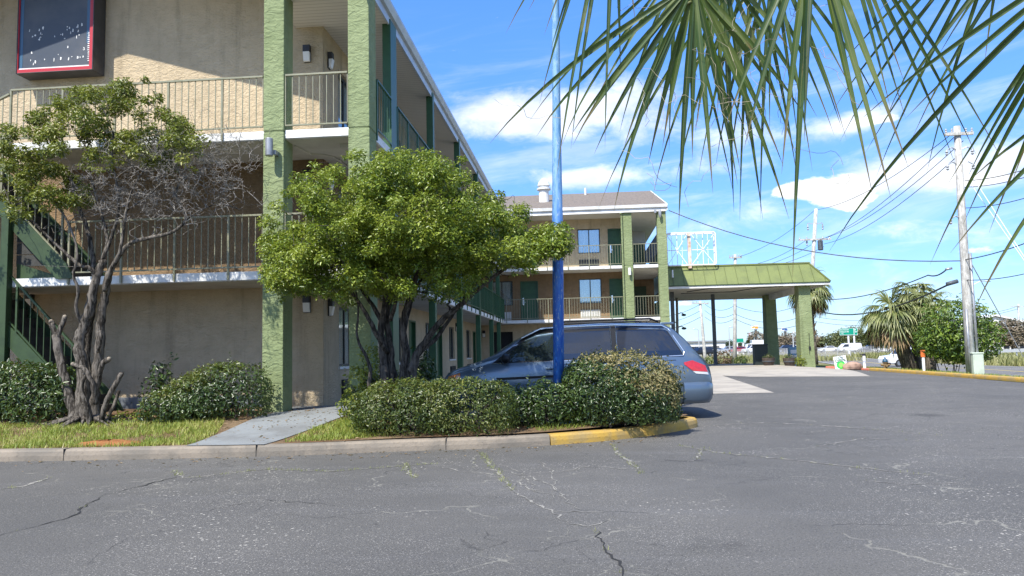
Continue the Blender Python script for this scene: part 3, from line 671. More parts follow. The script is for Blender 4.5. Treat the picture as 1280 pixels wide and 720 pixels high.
# floors -----------------------------------------------------------
for zf in (F2, F3):
    mb = MB(); t0, t1 = zf-.145, zf
    mb.box(-10.78 if zf == F3 else -12.8, -3.74, 13.5, 15, t0, t1); mb.box(-5.1, -3.74, 15, 39.75, t0, t1); mb.box(-3.74, 4.36, 38.24, 39.75, t0, t1); mb.box(2.62, 4.36, 39.75, 53.5, t0, t1)  # lower slab run on unseen past the stairs to shade the wall
    o = mb.build('balcony_floor', M['slab'], motel)
    tr = MB(); e0, e1 = zf-.13, zf+.02      # white edge trim
    for a, b in ((-10.78,-5.705), (-5.305,-4.105)): tr.box(a, b, 13.475, 13.5, e0, e1)
    tr.box(-3.74, -3.715, 13.91, 38.2, e0, e1); tr.box(-3.70, 2.29, 38.215, 38.24, e0, e1); tr.box(2.75, 3.97, 38.215, 38.24, e0, e1); tr.box(4.36, 4.385, 38.65, 53.5, e0, e1)
    tr.build('edge_trim', M['white'], o)
# columns ----------------------------------------------------------
def column(x0, x1, y0, y1, zb=-.1, zt=SOF+.1):
    mb = MB(); g = .012
    for a, b in ((zb, F2-.025), (F2+.0, F3-.025), (F3+.0, zt)): mb.box(x0, x1, y0, y1, a, b)
    mb.box(x0+g, x1-g, y0+g, y1-g, F2-.03, F2+.01); mb.box(x0+g, x1-g, y0+g, y1-g, F3-.03, F3+.01)
    mb.build('column', M['column'], motel, bevel=.015)
column(-5.70, -5.31, 13.42, 13.88, zt=8.8); column(-4.1, -3.70, 13.42, 13.9)
column(2.30, 2.74, 38.15, 38.62); column(3.98, 4.43, 38.15, 38.62)
for y in (15.05, 19.6, 24.1, 28.6, 32.9, 35.9):
    mb = MB(); mb.box(-3.87, -3.695, y, y+(.5 if y < 16 else .2), .1, SOF+.1); mb.build('post', M['green'], motel, bevel=.008)
mb = MB(); mb.box(-10.72, -10.57, 13.33, 13.48, .1, 4.15); mb.build('post', M['stair'], motel, bevel=.008)
# railings -----------------------------------------------------------
def railing(p, q, mat, hgt=1.05, base=.10, gap=.128, posts=True, drop=.12, skip_ends=True):
    mb = MB(); p = np.array(p, float); q = np.array(q, float); L = np.linalg.norm((q-p)[:2]); up = np.array([0,0,1.])
    mb.bar(p+up*hgt, q+up*hgt, .05, .032); mb.bar(p+up*base, q+up*base, .035, .025)
    k = max(2, int(L/gap)); per = 8
    for i in range(k+1):
        s = p+(q-p)*i/k
        if i % per == 0 and posts: mb.bar(s-up*drop, s+up*hgt, .036)
        else: mb.bar(s+up*base, s+up*(hgt-.012), .014)
    return mb.build('railing', mat, motel)
for zf in (F2, F3):
    x0 = -10.70 if zf == F3 else -9.45
    railing((x0, 13.455, zf), (-5.72, 13.455, zf), M['rail']); railing((-5.29, 13.455, zf), (-4.12, 13.455, zf), M['rail'], posts=False)
    for ya, yb in ((13.93,15.03),(15.57,19.58),(19.82,24.08),(24.32,28.58),(28.82,32.88),(33.12,35.88),(36.12,38.15)): railing((-3.70, ya, zf), (-3.70, yb, zf), M['green'])  # darker green than the front rails: this side's shade put into the colour
    railing((-3.6, 38.19, zf), (2.28, 38.19, zf), M['rail']); railing((2.77, 38.19, zf), (3.96, 38.19, zf), M['rail'], posts=False)
    railing((4.40, 38.66, zf), (4.40, 53.4, zf), M['green'])
# roof ---------------------------------------------------------------
M['shingle'] = pm('asphalt_shingle', (.20,.165,.13), .95, (.13,.11,.09), 9, bump=.6, bscale=30, dirt=.3, space='World')
def soffitmat():
    m, n, b, geo, tc = newmat('ribbed_soffit'); wv = n.new('ShaderNodeTexWave'); wv.bands_direction = 'DIAGONAL'
    sp = n.new('ShaderNodeSeparateXYZ'); n.link(geo.outputs['Position'], sp.inputs[0])
    fr = n.math('FRACT', n.math('MULTIPLY', sp.outputs[1], 7.5)); g = n.ramp(n.math('ABSOLUTE', n.math('SUBTRACT', fr, .5)), .40, .47)
    n.link(n.mix(g, (.56,.53,.46), (.36,.33,.28)), b.inputs['Base Color']); b.inputs['Roughness'].default_value = .7
    bp = n.new('ShaderNodeBump'); bp.inputs['Strength'].default_value = .6; bp.inputs['Distance'].default_value = .01; bp.invert = True; n.link(g, bp.inputs['Height']); n.link(bp.outputs[0], b.inputs['Normal']); return m
M['soffit'] = soffitmat()
mb = MB(); mb.box(-5.68, -3.76, 13.40, 38.2, SOF, SOF+.05); mb.box(-5.68, 4.40, 38.2, 39.9, SOF, SOF+.05); mb.box(2.5, 4.40, 39.9, 53.5, SOF, SOF+.05)
mb.build('soffit', M['soffit'], motel)
def ztop(x): return 8.5+.30*(-3.66-x) if x > -10.1 else 8.5+.30*(-3.66+10.1)-.30*(-10.1-x)
mb = MB(); xs_ = [-3.66, -10.1, -16.6]
mb.prism([(x, ztop(x)) for x in xs_]+[(x, ztop(x)-.16) for x in xs_[::-1]], 13.32, 46, 'y')
roof = mb.build('roof', M['shingle'], motel)
mb = MB(); xr = [-3.80, -10.1, -16.6]
mb.prism([(x, ztop(x)-.165) for x in xr]+[(x, ztop(x)-(.36 if x < -4 else .345)) for x in xr[::-1]], 13.36, 13.40, 'y'); 
mb.prism([(x, ztop(x)-.165) for x in xr]+[(x, ztop(x)-.26) for x in xr[::-1]], 13.40, 15.0, 'y')
mb.build('rake_board', M['white'], roof)
M['fascia'] = pm('pale_blue_fascia', (.50,.55,.58), .45, (.42,.47,.50), 3, space='World', metal=.2)
mb = MB(); mb.box(-3.76, -3.72, 13.36, 38.1, SOF-.02, 8.33); fa = mb.build('fascia', M['fascia'], motel)
mb = MB(); mb.prism([(-3.718, 8.30), (-3.66, 8.32), (-3.60, 8.42), (-3.60, 8.475), (-3.63, 8.478), (-3.718, 8.478)], 13.36, 38.0, 'y'); mb.build('gutter', M['fascia'], fa)
# rear wing roof
def zr(y): return 8.50+.29*(y-38.05) if y < 46 else 8.50+.29*(46-38.05)-.29*(y-46)
mb = MB(); ys_ = [38.02, 46, 54]
mb.prism([(y, zr(y)) for y in ys_]+[(y, zr(y)-.12) for y in ys_[::-1]], -10, 4.46, 'x'); roof2 = mb.build('roof', M['shingle'], motel)
mb = MB(); mb.prism([(y, zr(y)-.002) for y in ys_]+[(y, zr(y)-.30) for y in ys_[::-1]], 4.463, 4.52, 'x'); mb.build('rake_board', M['white'], roof2)
mb = MB(); mb.prism([(y, zr(y)-.30) for y in ys_]+[(54, SOF+.05), (38.2, SOF+.05)], 4.40, 4.44, 'x'); mb.build('gable_panel', M['white'], motel)
mb = MB(); mb.box(-3.58, 4.46, 38.04, 38.12, SOF-.02, 8.40); f2_ = mb.build('fascia', M['white'], motel); mb = MB(); mb.prism([(38.038, 8.30), (37.96, 8.33), (37.94, 8.48), (38.038, 8.48)], -3.55, 4.5, 'x'); mb.build('gutter', M['white'], f2_)
# roof vents
p = at(680, 247, 41.5); zb = zr(41.5)
mb = MB(); mb.lathe((p[0], 41.5, zb-.2), [(.27,0),(.27,.8),(.38,.85),(.38,.94),(.27,.98),(.27,1.04),(.35,1.08),(.27,1.3),(.11,1.46),(.05,1.5)], 18); mb.build('roof_vent', M['white'], motel, smooth=False)
p = at(732, 246, 45.0); mb = MB(); mb.lathe((p[0], 45.0, zr(45)-.1), [(.07,0),(.07,.5)], 10); mb.build('vent_pipe', M['white'], motel)
# eave camera, column light, conduit, downpipe
mb = MB(); mb.tube([(-3.75,13.38,8.22), (-3.75,13.2,8.22)], .022); mb.lathe((-3.75,13.16,8.12), [(.02,.16),(.09,.15),(.10,.08),(.085,.03),(.05,-.02)][::-1], 14); mb.build('security_camera', M['metal'], motel, smooth=True)
mb = MB(); mb.lathe((-5.50, 13.22, 4.98), [(.062,0),(.068,.01),(.068,.315),(.062,.325)], 18); mb.box(-5.455, -5.40, 13.27, 13.42, 5.02, 5.10); mb.build('column_light', M['metal'], motel)
p = at(826, 262, 38.0); mb = MB(); mb.box(3.85,3.95,37.98,38.1,8.05,8.2); mb.sphere((4.12,37.96,8.0), (.08,.06,.22), 10, 8); mb.build('floodlight', M['metal'], motel)
mb = MB(); mb.lathe((2.55, 38.0, 5.0), [(.07,0),(.07,.36)], 12); mb.build('column_light', M['lens'], motel)
for zf in (F3, F2):
    mb = MB(); z = zf-.16; mb.tube([(-5.28,13.9,z),(-5.2,14.55,z),(-4.95,14.62,z),(-4.82,14.85,z),(-4.8,15.2,z-.01),(-4.8,20,z-.01)], .016, 6); mb.build('conduit', M['slab'], motel)
    mb = MB(); mb.box(-4.42,-4.12,13.95,14.2,zf-.22,zf-.146); mb.build('junction_box', M['slab'], motel)
mb = MB(); mb.tube([(2.2,38.0,8.1),(2.24,38.08,8.0),(2.24,38.08,.3)], .045, 8); mb.build('downpipe', M['column'], motel)
# staircase at the left end ---------------------------------------------
def flight(x0, z0, z1, ya, yb, nsteps, name):
    """climbs towards -X at 45 degrees"""
    st = MB(); dx = (z1-z0); x1 = x0-dx; w = .17
    for y in (ya, yb):
        st.prism([(x0+.17, z0-.02), (x0+.02, z0+.27), (x1, z1+.27), (x1, z1-.07), (x0-.17+.0, z0-.02)], y, y+.045, 'y')
    o = st.build(name, M['stair'], motel)
    tm = MB(); rise = (z1-z0)/nsteps
    for i in range(nsteps):
        xa = x0-i*rise; z = z0+(i+1)*rise
        tm.box(xa-rise-.03, xa, ya+.05, yb-.005, z-.05, z); tm.box(xa-.02, xa, ya+.05, yb-.005, z-rise, z-.05)
    tm.build('tread', M['tread'], o)
    rl = MB(); q0 = np.array((x0-.08, ya+.022, z0+.27)); q1 = np.array((x1, ya+.022, z1+.27)); up = np.array((0,0,1.)); h = .95
    rl.bar(q0+up*h, q1+up*h, .045, .035); rl.bar(q0+up*.1, q1+up*.1, .03, .025); k = int(np.linalg.norm(q1-q0)/.19)
    for i in range(k+1):
        s = q0+(q1-q0)*i/k; rl.bar(s+up*(.1 if i % 9 else -.1), s+up*h, .014 if i % 9 else .036)
    return o, rl
o, rl = flight(-9.12, .32, 2.6, 13.42, 14.5, 12, 'staircase'); rl.build('handrail', M['stair'], o)
o, rl = flight(-9.50, 2.91, 5.2, 13.42, 14.5, 12, 'staircase'); rl.build('handrail', M['rail'], o)
mb = MB(); mb.box(-13.6,-11.8,13.42,14.6,5.1,5.2); mb.box(-14.6,-12.82,13.42,14.6,2.7,2.8); mb.box(-13.6,-13.45,13.42,13.57,.1,5.1); mb.build('stair_landing', M['stair'], motel)
mb = MB(); mb.bar((-10.72,13.44,6.47), (-12.3,13.44,5.75), .05, .035); mb.bar((-10.72,13.44,5.62), (-12.3,13.44,4.9), .05, .16); 
for i in range(9): x = -10.85-i*.17; mb.bar((x,13.44,5.62-(.13+i*.17)*.455), (x,13.44,6.47-(.13+i*.17)*.455), .014)
mb.build('handrail', M['rail'], motel)

mb = MB(); mb.prism([(-10.55,F2+.02),(-9.62,F2+.02),(-10.55,F2+.32)], 13.55, 13.6, 'y'); mb.box(-10.55,-9.72,13.551,13.6,F2+.0,F2+.015); ob = mb.build('stair_infill', M['stair'], motel)
mb = MB()
for k in range(6): z = F2+.26+k*.23; xr_ = -9.62-(z-F2-.0)*1.02; mb.box(-10.57, max(-10.5, xr_), 13.56, 13.6, z, z+.215)
mb.build('boards', M['tread'], ob)
# ------------------------------------------------------------------ blank wall sign
sg = empty('wall_sign', (-10.67, 14.98, 7.3), 'blank navy wall sign with red inner frame and flaked letters on the gable wall', 'sign')
x0, x1, z0, z1, yf = -11.52, -9.83, 7.33, 9.35, 14.58
mb = MB(); b_ = .022
mb.box(x0, x0+b_, yf, 14.98, z0, z1); mb.box(x1-b_, x1, yf, 14.98, z0, z1); mb.box(x0+b_, x1-b_, yf, 14.98, z0, z0+b_); mb.box(x0+b_, x1-b_, yf, 14.98, z1-b_, z1); mb.box(x0+b_, x1-b_, 14.9, 14.975, z0+b_, z1-b_)
M['signbox'] = pm('sign_cabinet', (.035,.035,.038), .4, (.05,.05,.055), 4); M['signred'] = pm('sign_red', (.42,.02,.03), .45)
M['navy'] = pm('sign_face_navy', (.06,.072,.09), .45, (.085,.093,.105), 1.5, spec=.3); M['navyedge'] = pm('sign_face_edge', (.035,.10,.17), .4)
mb.build('cabinet', M['signbox'], sg, bevel=.01)
mb = MB(); c = .07; a0, a1, c0, c1 = x0+b_, x1-b_, z0+b_, z1-b_
mb.box(a0, a0+.012, yf+.015, 14.9, c0, c1); mb.box(a1-c, a1, yf+.015, 14.9, c0, c1); mb.box(a0+.012, a1-c, yf+.015, 14.9, c0, c0+c); mb.box(a0+.012, a1-c, yf+.015, 14.9, c1-c, c1); mb.build('red_frame', M['signred'], sg)
mb = MB(); mb.box(a0+.012, a1-c, yf+.05, yf+.07, c0+c, c1-c); fc = mb.build('face', M['navy'], sg)
for bb in ((a0+.012, a0+.09, c0+c), (a1-c-.085, a1-c, c0+c+.5)): mb = MB(); mb.box(bb[0], bb[1], yf+.046, yf+.05, bb[2], c1-c); mb.build('border', M['navyedge'], fc)
mb = MB(); g = np.random.default_rng(12); mb.box(a0+.012, a1-c, yf+.042, yf+.05, c0+c, c0+c+.035)
def chip(x, z, w_, h_): 
    mb.prism([(x+w_*g.uniform(-.5,-.2), z+h_*g.uniform(-.5,-.1)), (x+w_*g.uniform(.1,.5), z-h_*.4), (x+w_*g.uniform(.2,.5), z+h_*.3), (x+w_*g.uniform(-.3,.1), z+h_*.5)], yf+.044, yf+.0495, 'y')
for zz, cnt in ((8.28, 12), (8.17, 9), (8.05, 6), (7.78, 5), (7.62, 11)):
    for _ in range(cnt): chip(g.uniform(a0+.2, a1-.2), zz+g.normal(0,.03), g.uniform(.02,.05), g.uniform(.02,.09))
for k in range(14): chip(a1-.11, 7.55+k*.045, .07, .025)
mb.build('flaked_lettering', M['white'], fc)

# ------------------------------------------------------------------ entrance canopy
can = empty('entrance_canopy', (8, 40, .3), 'green standing-seam drive-through canopy on thick green columns beside the motel', 'canopy')
cx0, cy0, cy1, rin = 4.75, 41.3, 52.0, .80
_e = at(1037.5, 351.5, cy0); cx1, cz0 = float(_e[0]), float(_e[2]); cz1 = float(at(1015, 329, cy0+rin)[2]); kx, ky = float(at(1006, 420, cy0+.75)[0]), cy0
mb = MB()
A = [(cx0,cy0,cz0), (cx1,cy0,cz0), (cx1,cy1,cz0), (cx0,cy1,cz0)]; B = [(cx0,cy0+rin,cz1), (cx1-rin,cy0+rin,cz1), (cx1-rin,cy1-rin,cz1), (cx0,cy1-rin,cz1)]
mb.add(A+B, [(0,1,5,4), (1,2,6,5), (2,3,7,6), (3,0,4,7), (4,5,6,7), (3,2,1,0)]); M['seam'] = pm('olive_seam', (.09,.115,.03), .5); rf = mb.build('roof', M['olive'], can)
mb = MB(); nrm = unit(np.array([0,-(cz1-cz0),rin]))
x = cx0+.32
while x < cx1-.1:
    k = min(1, (cx1-x)/rin); p0 = np.array((x, cy0, cz0)); p1 = np.array((x, cy0+rin*k, cz0+(cz1-cz0)*k)); MB().bar(p0+nrm*.012, p1+nrm*.012, .022, .03).build('seam', M['seam'], rf); x += .56
y = cy0+.4
while y < cy1-.2:
    k = min(1, (y-cy0)/rin, (cy1-y)/rin); MB().bar((cx1+.012, y, cz0+.01), (cx1+.012-rin*k, y, cz0+.01+(cz1-cz0)*k), .022, .03).build('seam', M['seam'], rf); y += .56
mb = MB(); mb.bar((cx0, cy0+rin+.02, cz1+.03), (cx1-rin, cy0+rin+.02, cz1+.03), .16, .08); mb.bar((cx1-rin, cy0+rin, cz1+.03), (cx1-rin, cy1-rin, cz1+.03), .16, .08); mb.bar((cx1-rin, cy0+rin, cz1+.02), (cx1+.02, cy0-.02, cz0+.02), .1, .05); mb.build('ridge_cap', M['olive'], rf)
mb = MB(); mb.box(cx0, cx1, cy0+.01, cy0+.07, cz0-.17, cz0-.003); mb.box(cx1-.07, cx1-.01, cy0+.07, cy1-.07, cz0-.17, cz0-.003); mb.box(cx0, cx1, cy1-.07, cy1-.01, cz0-.17, cz0-.003); mb.build('fascia', M['white'], can)
mb = MB(); mb.box(cx0, cx1+.02, cy0-.03, cy0+.009, cz0-.05, cz0+.0); mb.box(cx1-.009, cx1+.03, cy0, cy1, cz0-.05, cz0); mb.build('drip_edge', M['stair'], can)
mb = MB(); mb.box(cx0, cx1-.07, cy0+.07, cy1-.07, cz0-.10, cz0-.04); mb.build('soffit', M['soffit'], can)
mb = MB(); z = cz0-.115; mb.tube([(6.2,cy0+3.2,z),(7.2,cy0+.9,z),(7.6,cy0+.7,z)], .03, 6); mb.tube([(6.0,cy0+4.4,z),(8.9,cy0+4.2,z),(9.8,cy0+1.6,z),(11,cy0+1.1,z)], .03, 6); mb.build('conduit', M['frame'], can)
mb = MB(); mb.box(kx-.05, kx+.2, cy0+1.0, cy1-1.2, cz0-.44, cz0-.102); mb.build('beam', M['white'], can, bevel=.01)
def tapered(x, y, wt, wb, dt, db, zb, zt):
    mb = MB(); vs = [(x-wb/2,y-db/2,zb),(x+wb/2,y-db/2,zb),(x+wb/2,y+db/2,zb),(x-wb/2,y+db/2,zb),(x-wt/2,y-dt/2,zt),(x+wt/2,y-dt/2,zt),(x+wt/2,y+dt/2,zt),(x-wt/2,y+dt/2,zt)]
    mb.add(vs, [(3,2,1,0),(4,5,6,7),(0,1,5,4),(1,2,6,5),(2,3,7,6),(3,0,4,7)])
    o = mb.build('column', M['column'], can, bevel=.02); return o
_c = at(1006, 420, cy0+.75); c1_ = tapered(float(_c[0]), cy0+.78, .60, .72, .8, .9, .1, cz0-.06)
mb = MB(); mb.tube([(kx+.1,ky+.33,2.0),(kx+.1,ky+.32,1.4),(kx+.08,ky+.32,.9)], .014, 6); mb.box(kx+.05,kx+.15,ky+.28,ky+.34,1.15,1.3); mb.build('cable', M['black'], c1_)
tapered(kx+.06, cy1-2.4, .64, .74, .85, .95, .1, cz0-.06)
for px_, Y in ((893,47.5),(842,44.5)):
    p = at(px_, 420, Y); mb = MB(); mb.box(p[0]-.1, p[0]+.1, Y-.1, Y+.1, .1, cz0-.102); mb.build('post', M['steel'], can, bevel=.01)
mb = MB(); mb.tube([(5.05,cy0+.15,cz0+.45),(5.05,cy0+.15,cz0+.85)], .04, 8); mb.build('light', M['lens'], can)
# empty lattice sign frame on the canopy roof
sf = empty('sign_frame', (5.9, 42, cz1), 'empty white welded lattice sign frame with rusty centre post on the canopy roof', 'sign frame')
p0 = at(834.5, 333, 41.8); p1 = at(895.5, 331, 41.8); X0, X1, Z0, Z1 = p0[0], p1[0], cz1+.06, cz1+1.82; yq = 3.2
def loop(y):
    mb = MB(); r_ = .12; P = []
    for cx, cz, a in ((X0+r_, Z0+r_, 180), (X1-r_, Z0+r_, 270), (X1-r_, Z1-r_, 0), (X0+r_, Z1-r_, 90)):
        for k in range(5): q = R(a+k*22.5); P.append((cx+r_*math.cos(q), y, cz+r_*math.sin(q)))
    P.append(P[0]); return mb.tube(P, .034, 6)
M['lattice'] = pm('lattice_white', (.78,.79,.80), .5, (.62,.58,.52), 2.5, vlo=.55, vhi=.75)
M['rust'] = pm('rusty_white', (.66,.58,.50), .75, (.38,.20,.09), 2.2, vlo=.42, vhi=.7)
for y in (38.55+yq, 39.05+yq): loop(y).build('frame', M['lattice'], sf)
mb = MB()
xm = X0+(X1-X0)*.47
for a, b in ((X0, xm-.08), (xm+.08, X1)):
    c = (a+b)/2; zc = Z0+.86
    for (u, v_) in ((a,Z0),(b,Z0),(a,Z1),(b,Z1),(c,Z1),(c,Z0),(a,zc)): mb.bar((c,38.8+yq,zc), (u,38.8+yq,v_), .03)
    for u in (c-.28, c+.28): mb.bar((u,38.9+yq,Z0), (u,38.9+yq,Z1), .022)
    mb.bar((a,38.9+yq,zc),(b,38.9+yq,zc),.022)
for u in np.linspace(X0+.05, X1-.05, 6):
    for z in (Z0, Z1): mb.bar((u,38.55+yq,z),(u,39.05+yq,z),.025)
mb.build('lattice', M['lattice'], sf)
mb = MB(); mb.box(xm-.085, xm+.085, 38.7+yq, 38.85+yq, cz1-.1, Z1); mb.build('centre_post', M['rust'], sf)
# ------------------------------------------------------------------ blue pole in the island
def bluemat():
    m, n, b, geo, tc = newmat('weathered_dappled_blue'); P = geo.outputs['Position']; sp = n.new('ShaderNodeSeparateXYZ'); n.link(P, sp.inputs[0])
    mp = n.new('ShaderNodeMapping'); mp.inputs['Scale'].default_value = (9,9,2.2); n.link(P, mp.inputs['Vector'])
    f = n.noise(mp.outputs[0], 1.6, 6, .7); up = n.ramp(sp.outputs[2], 2.5, 4.6)
    c = n.mix(n.ramp(f, .4, .62), (.018,.10,.43), (.04,.17,.52))
    chalk = n.mix(n.ramp(f, .35, .6), (.07,.21,.40), (.20,.36,.50)); c = n.mix(up, c, chalk)
    c = n.mix(n.ramp(n.noise(mp.outputs[0], 4, 5, .7), .56, .66), c, (.30,.40,.50))  # pale flecks: chalky weathering, with dapples of light put into the colour
    n.link(c, b.inputs['Base Color']); b.inputs['Roughness'].default_value = .42
    bp = n.new('ShaderNodeBump'); bp.inputs['Strength'].default_value = .5; bp.inputs['Distance'].default_value = .006; n.link(f, bp.inputs['Height']); n.link(bp.outputs[0], b.inputs['Normal']); return m
M['bluepole'] = bluemat()
pb = at(698, 488, 12.3); pt = at(694, 0, 12.3)
zb = float(bz(pb[0], 12.3)); bx = pb[0]
bp_ = empty('blue_pole', (bx, 12.3, zb), 'tall weathered blue steel pole rising from the bushes in front of the minivan', 'pole')
mb = MB(); tx = pt[0]+(pt[0]-pb[0])*.35; zt = 9.2
prof = [(.088, zb-.1), (.088, 3.6), (.084, 3.62), (.066, 5.4), (.060, 7.5), (.055, zt)]
mb.tube([(bx+(tx-bx)*(z-zb)/(zt-zb), 12.3, z) for r_, z in prof], [r_ for r_, z in prof], 24); mb.build('pole', M['bluepole'], bp_, smooth=True)
mb = MB(); mb.lathe((bx, 12.3, zb-.05), [(.2,0),(.2,.07),(.12,.09)], 20); mb.build('base_plate', M['bluepole'], bp_)

# ------------------------------------------------------------------ trees
def px3(pts, Y):
    return [np.append(at(px, py, Y+(e[0] if e else 0)), 0)[:3] for px, py, *e in pts]
class Tree:
    def __init__(s, seed): s.g = np.random.default_rng(seed); s.nodes = []; s.rad = []; s.big = MB(); s.thin = MB(); s.cut = MB()
    def limb(s, pts, r0, r1, n=9, wob=.009, flare=0):
        P = [np.asarray(p, float) for p in pts]; out = []
        P = [np.array(q) for q in smooth_line3(P, 5)]; k = len(P); rr = []
        for i in range(k):
            t = i/(k-1); r = r0+(r1-r0)*t**.8
            if flare: r *= 1+flare*max(0, 1-t*5)
            out.append(P[i]+s.g.normal(0, wob*min(1, r*12), 3)); rr.append(r*s.g.uniform(.96, 1.04))
        s.big.tube(out, rr, n); s.nodes += out; s.rad += rr; return out
    def reach(s, target, r_tip=.006, K=7, wob=.10, mx=.03, droop=0, n=5, thin=True, keep=True, minr=0):
        N = np.array(s.nodes); rad = np.array(s.rad); target = np.asarray(target, float)
        d = np.linalg.norm(N-target, axis=1)+np.maximum(0, N[:,2]-target[2])*1.2+(rad < minr)*5; i = int(d.argmin()); p = N[i]; r0 = min(rad[i]*.62, mx); D = np.linalg.norm(target-p)
        if D < .02: return
        off = s.g.normal(0, wob*D, 3); off2 = s.g.normal(0, wob*D*.6, 3); out = []; rr = []
        for k in range(K+1):
            t = k/K; q = p+(target-p)*t+off*math.sin(math.pi*t)+off2*math.sin(2*math.pi*t); q[2] += .12*D*math.sin(math.pi*t)*(1-droop*2)
            if 0 < k: q = q+s.g.normal(0, .012, 3)
            out.append(q); rr.append(r0+(r_tip-r0)*t)
        (s.thin if thin else s.big).tube(out, rr, n, cap=False)
        if keep: s.nodes += out[1:]; s.rad += rr[1:]
def smooth_line3(P, n):
    out = []
    for i in range(len(P)-1):
        p0, p1, p2, p3 = P[max(i-1,0)], P[i], P[i+1], P[min(i+2,len(P)-1)]
        for t in np.linspace(0, 1, n, endpoint=False): out.append(.5*((2*p1)+(-p0+p2)*t+(2*p0-5*p1+4*p2-p3)*t*t+(-p0+3*p1-3*p2+p3)*t**3))
    out.append(P[-1]); return out
def cluster_leaves(C, cnt, rad, g, flat=.75):
    P = []; N = []
    for c, rr in C:
        k = int(cnt*(rr/rad)**2*g.uniform(.7, 1.3)); d = unit(g.normal(0, 1, (k, 3))); q = d*(rr*g.uniform(.15, 1.0, (k,1))**.6)*np.array([1,1,flat])
        P.append(c+q); N.append(unit(d*.6+np.array([0,-.05,.8])))
    return np.concatenate(P), np.concatenate(N)
M['leaf1'] = leafmat('olive_leaves', [(.045,.065,.012), (.11,.145,.02), (.20,.225,.035), (.32,.31,.07)], .38, .25)
M['leaf2'] = leafmat('fresh_green_leaves', [(.045,.082,.012), (.125,.19,.018), (.235,.29,.03), (.37,.42,.075)], .33, .3)
M['leafdark'] = leafmat('glossy_dark_leaves', [(.016,.032,.010), (.032,.06,.014), (.06,.10,.022), (.12,.16,.045)], .30, .15)
M['leafmid'] = leafmat('hedge_leaves', [(.022,.04,.010), (.05,.08,.015), (.10,.13,.024), (.19,.19,.05)], .33, .2)
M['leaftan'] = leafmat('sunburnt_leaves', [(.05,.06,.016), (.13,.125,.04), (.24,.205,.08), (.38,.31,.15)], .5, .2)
M['leafyel'] = leafmat('yellow_green_leaves', [(.06,.09,.012), (.14,.18,.02), (.24,.27,.03), (.34,.32,.06)], .4, .3)

# left tree: many twisted grey stems, half of the crown bare
t1 = Tree(11); Y1 = 12.35
def L1(pts, r0, r1, **k): return t1.limb(px3(pts, Y1), r0, r1, **k)
L1([(96,533),(90,505),(80,470),(73,440),(70,418)], 0.098, .065, flare=.5)
a = L1([(70,420),(66,408),(64,402)], 0.047, .042); b = L1([(71,422),(77,408),(81,396)], 0.043, .04)
L1([(106,535),(104,500),(103,460),(99,430),(104,408),(112,388),(116,365),(122,345),(128,325)], 0.117, .062, flare=.45)
L1([(118,534,.1),(117,500,.1),(121,465,.1),(125,430,.1),(126,400,.1),(131,370,.1),(137,340,.05)], 0.101, .06, flare=.4)
L1([(110,532,.25),(112,490,.3),(108,450,.35),(112,410,.3),(118,370,.2),(117,330,.2),(110,290,.25),(98,255,.3),(88,225,.3)], 0.078, .028, flare=.3)
L1([(137,342,.05),(150,318),(165,303),(190,297),(215,290),(232,275),(224,256),(220,240),(228,222)], 0.045, .016)
L1([(131,365),(140,335,-.15),(149,318,-.2),(154,290,-.2),(158,262,-.2),(166,235,-.2),(180,212,-.2)], 0.039, .014)
L1([(122,345),(112,335,-.1),(100,332,-.15),(84,318,-.2),(70,305,-.25),(52,288,-.3),(32,268,-.35),(14,256,-.4)], 0.039, .016)
L1([(128,325),(134,300,.1),(128,272,.15),(120,245,.2),(112,215,.2),(106,180,.2)], 0.035, .014)
L1([(128,325),(140,295),(148,262,-.1),(146,230,-.15),(140,200,-.15),(142,165,-.1)], 0.035, .013)
L1([(104,408),(95,385,-.15),(98,362,-.2),(92,345,-.25),(97,318,-.25),(90,290,-.25),(76,262,-.25),(60,240,-.3)], 0.033, .014)
L1([(232,275),(252,262),(275,255),(300,262,.1)], 0.014, .007, n=6)
L1([(160,262,-.2),(185,245,-.25),(205,225,-.25)], 0.016, .01, n=6)
for pts, r0, r1 in (([(126,530,-.12),(132,505,-.2),(146,478,-.25),(152,466,-.25)], 0.047, .04), ([(120,505,-.15),(116,480,-.25),(106,462,-.3),(96,457,-.3),(91,455,-.3)], 0.039, .035),
                    ([(118,500,-.1),(124,470,-.2),(128,456,-.25),(136,449,-.25)], 0.039, .045), ([(112,530,-.15),(108,505,-.22),(102,485,-.25),(108,462,-.22)], 0.047, .03), ([(130,530,-.05),(143,505),(149,488)], 0.035, .025), ([(122,440),(126,425,-.1),(124,414,-.1)], 0.027, .03)):
    e = L1(pts, r0, r1)
ends = [px3([(64,402)],Y1)[0], px3([(81,396)],Y1)[0], px3([(136,449,-.25)],Y1)[0], px3([(91,455,-.3)],Y1)[0]]

g = t1.g; C1 = []
lc = [(52,138),(75,128),(98,122),(122,116),(146,120),(165,112),(186,124),(205,140),(222,158),(236,166),(150,142),(120,140),(90,148),(66,158),(176,146),(198,166),(214,186),(226,176),(160,170),(130,165),(100,168),(205,200),
      (6,182),(28,192),(54,190),(14,212),(42,214),(70,210),(0,240),(30,240),(58,236),(-25,200),(-30,230),(-55,215),(90,232),(104,246),(84,254),(66,252),(-60,245),(-80,225),(30,170),(40,150),(110,130),(130,190),(150,186),(190,200),(170,180),(60,215),(25,225),(110,112),(155,106),(110,158),(60,170),(35,205),(8,165),(78,185),(118,190),(235,190),(48,258),(20,262),(240,176),(170,190)]
for px_, py_ in lc:
    for _ in range(2):
        c = at(px_+g.normal(0,5), py_+g.normal(0,5), Y1+g.uniform(-.75,.8)); t1.reach(c, .006, wob=.12, mx=.026); C1.append((c, g.uniform(.11,.23)))
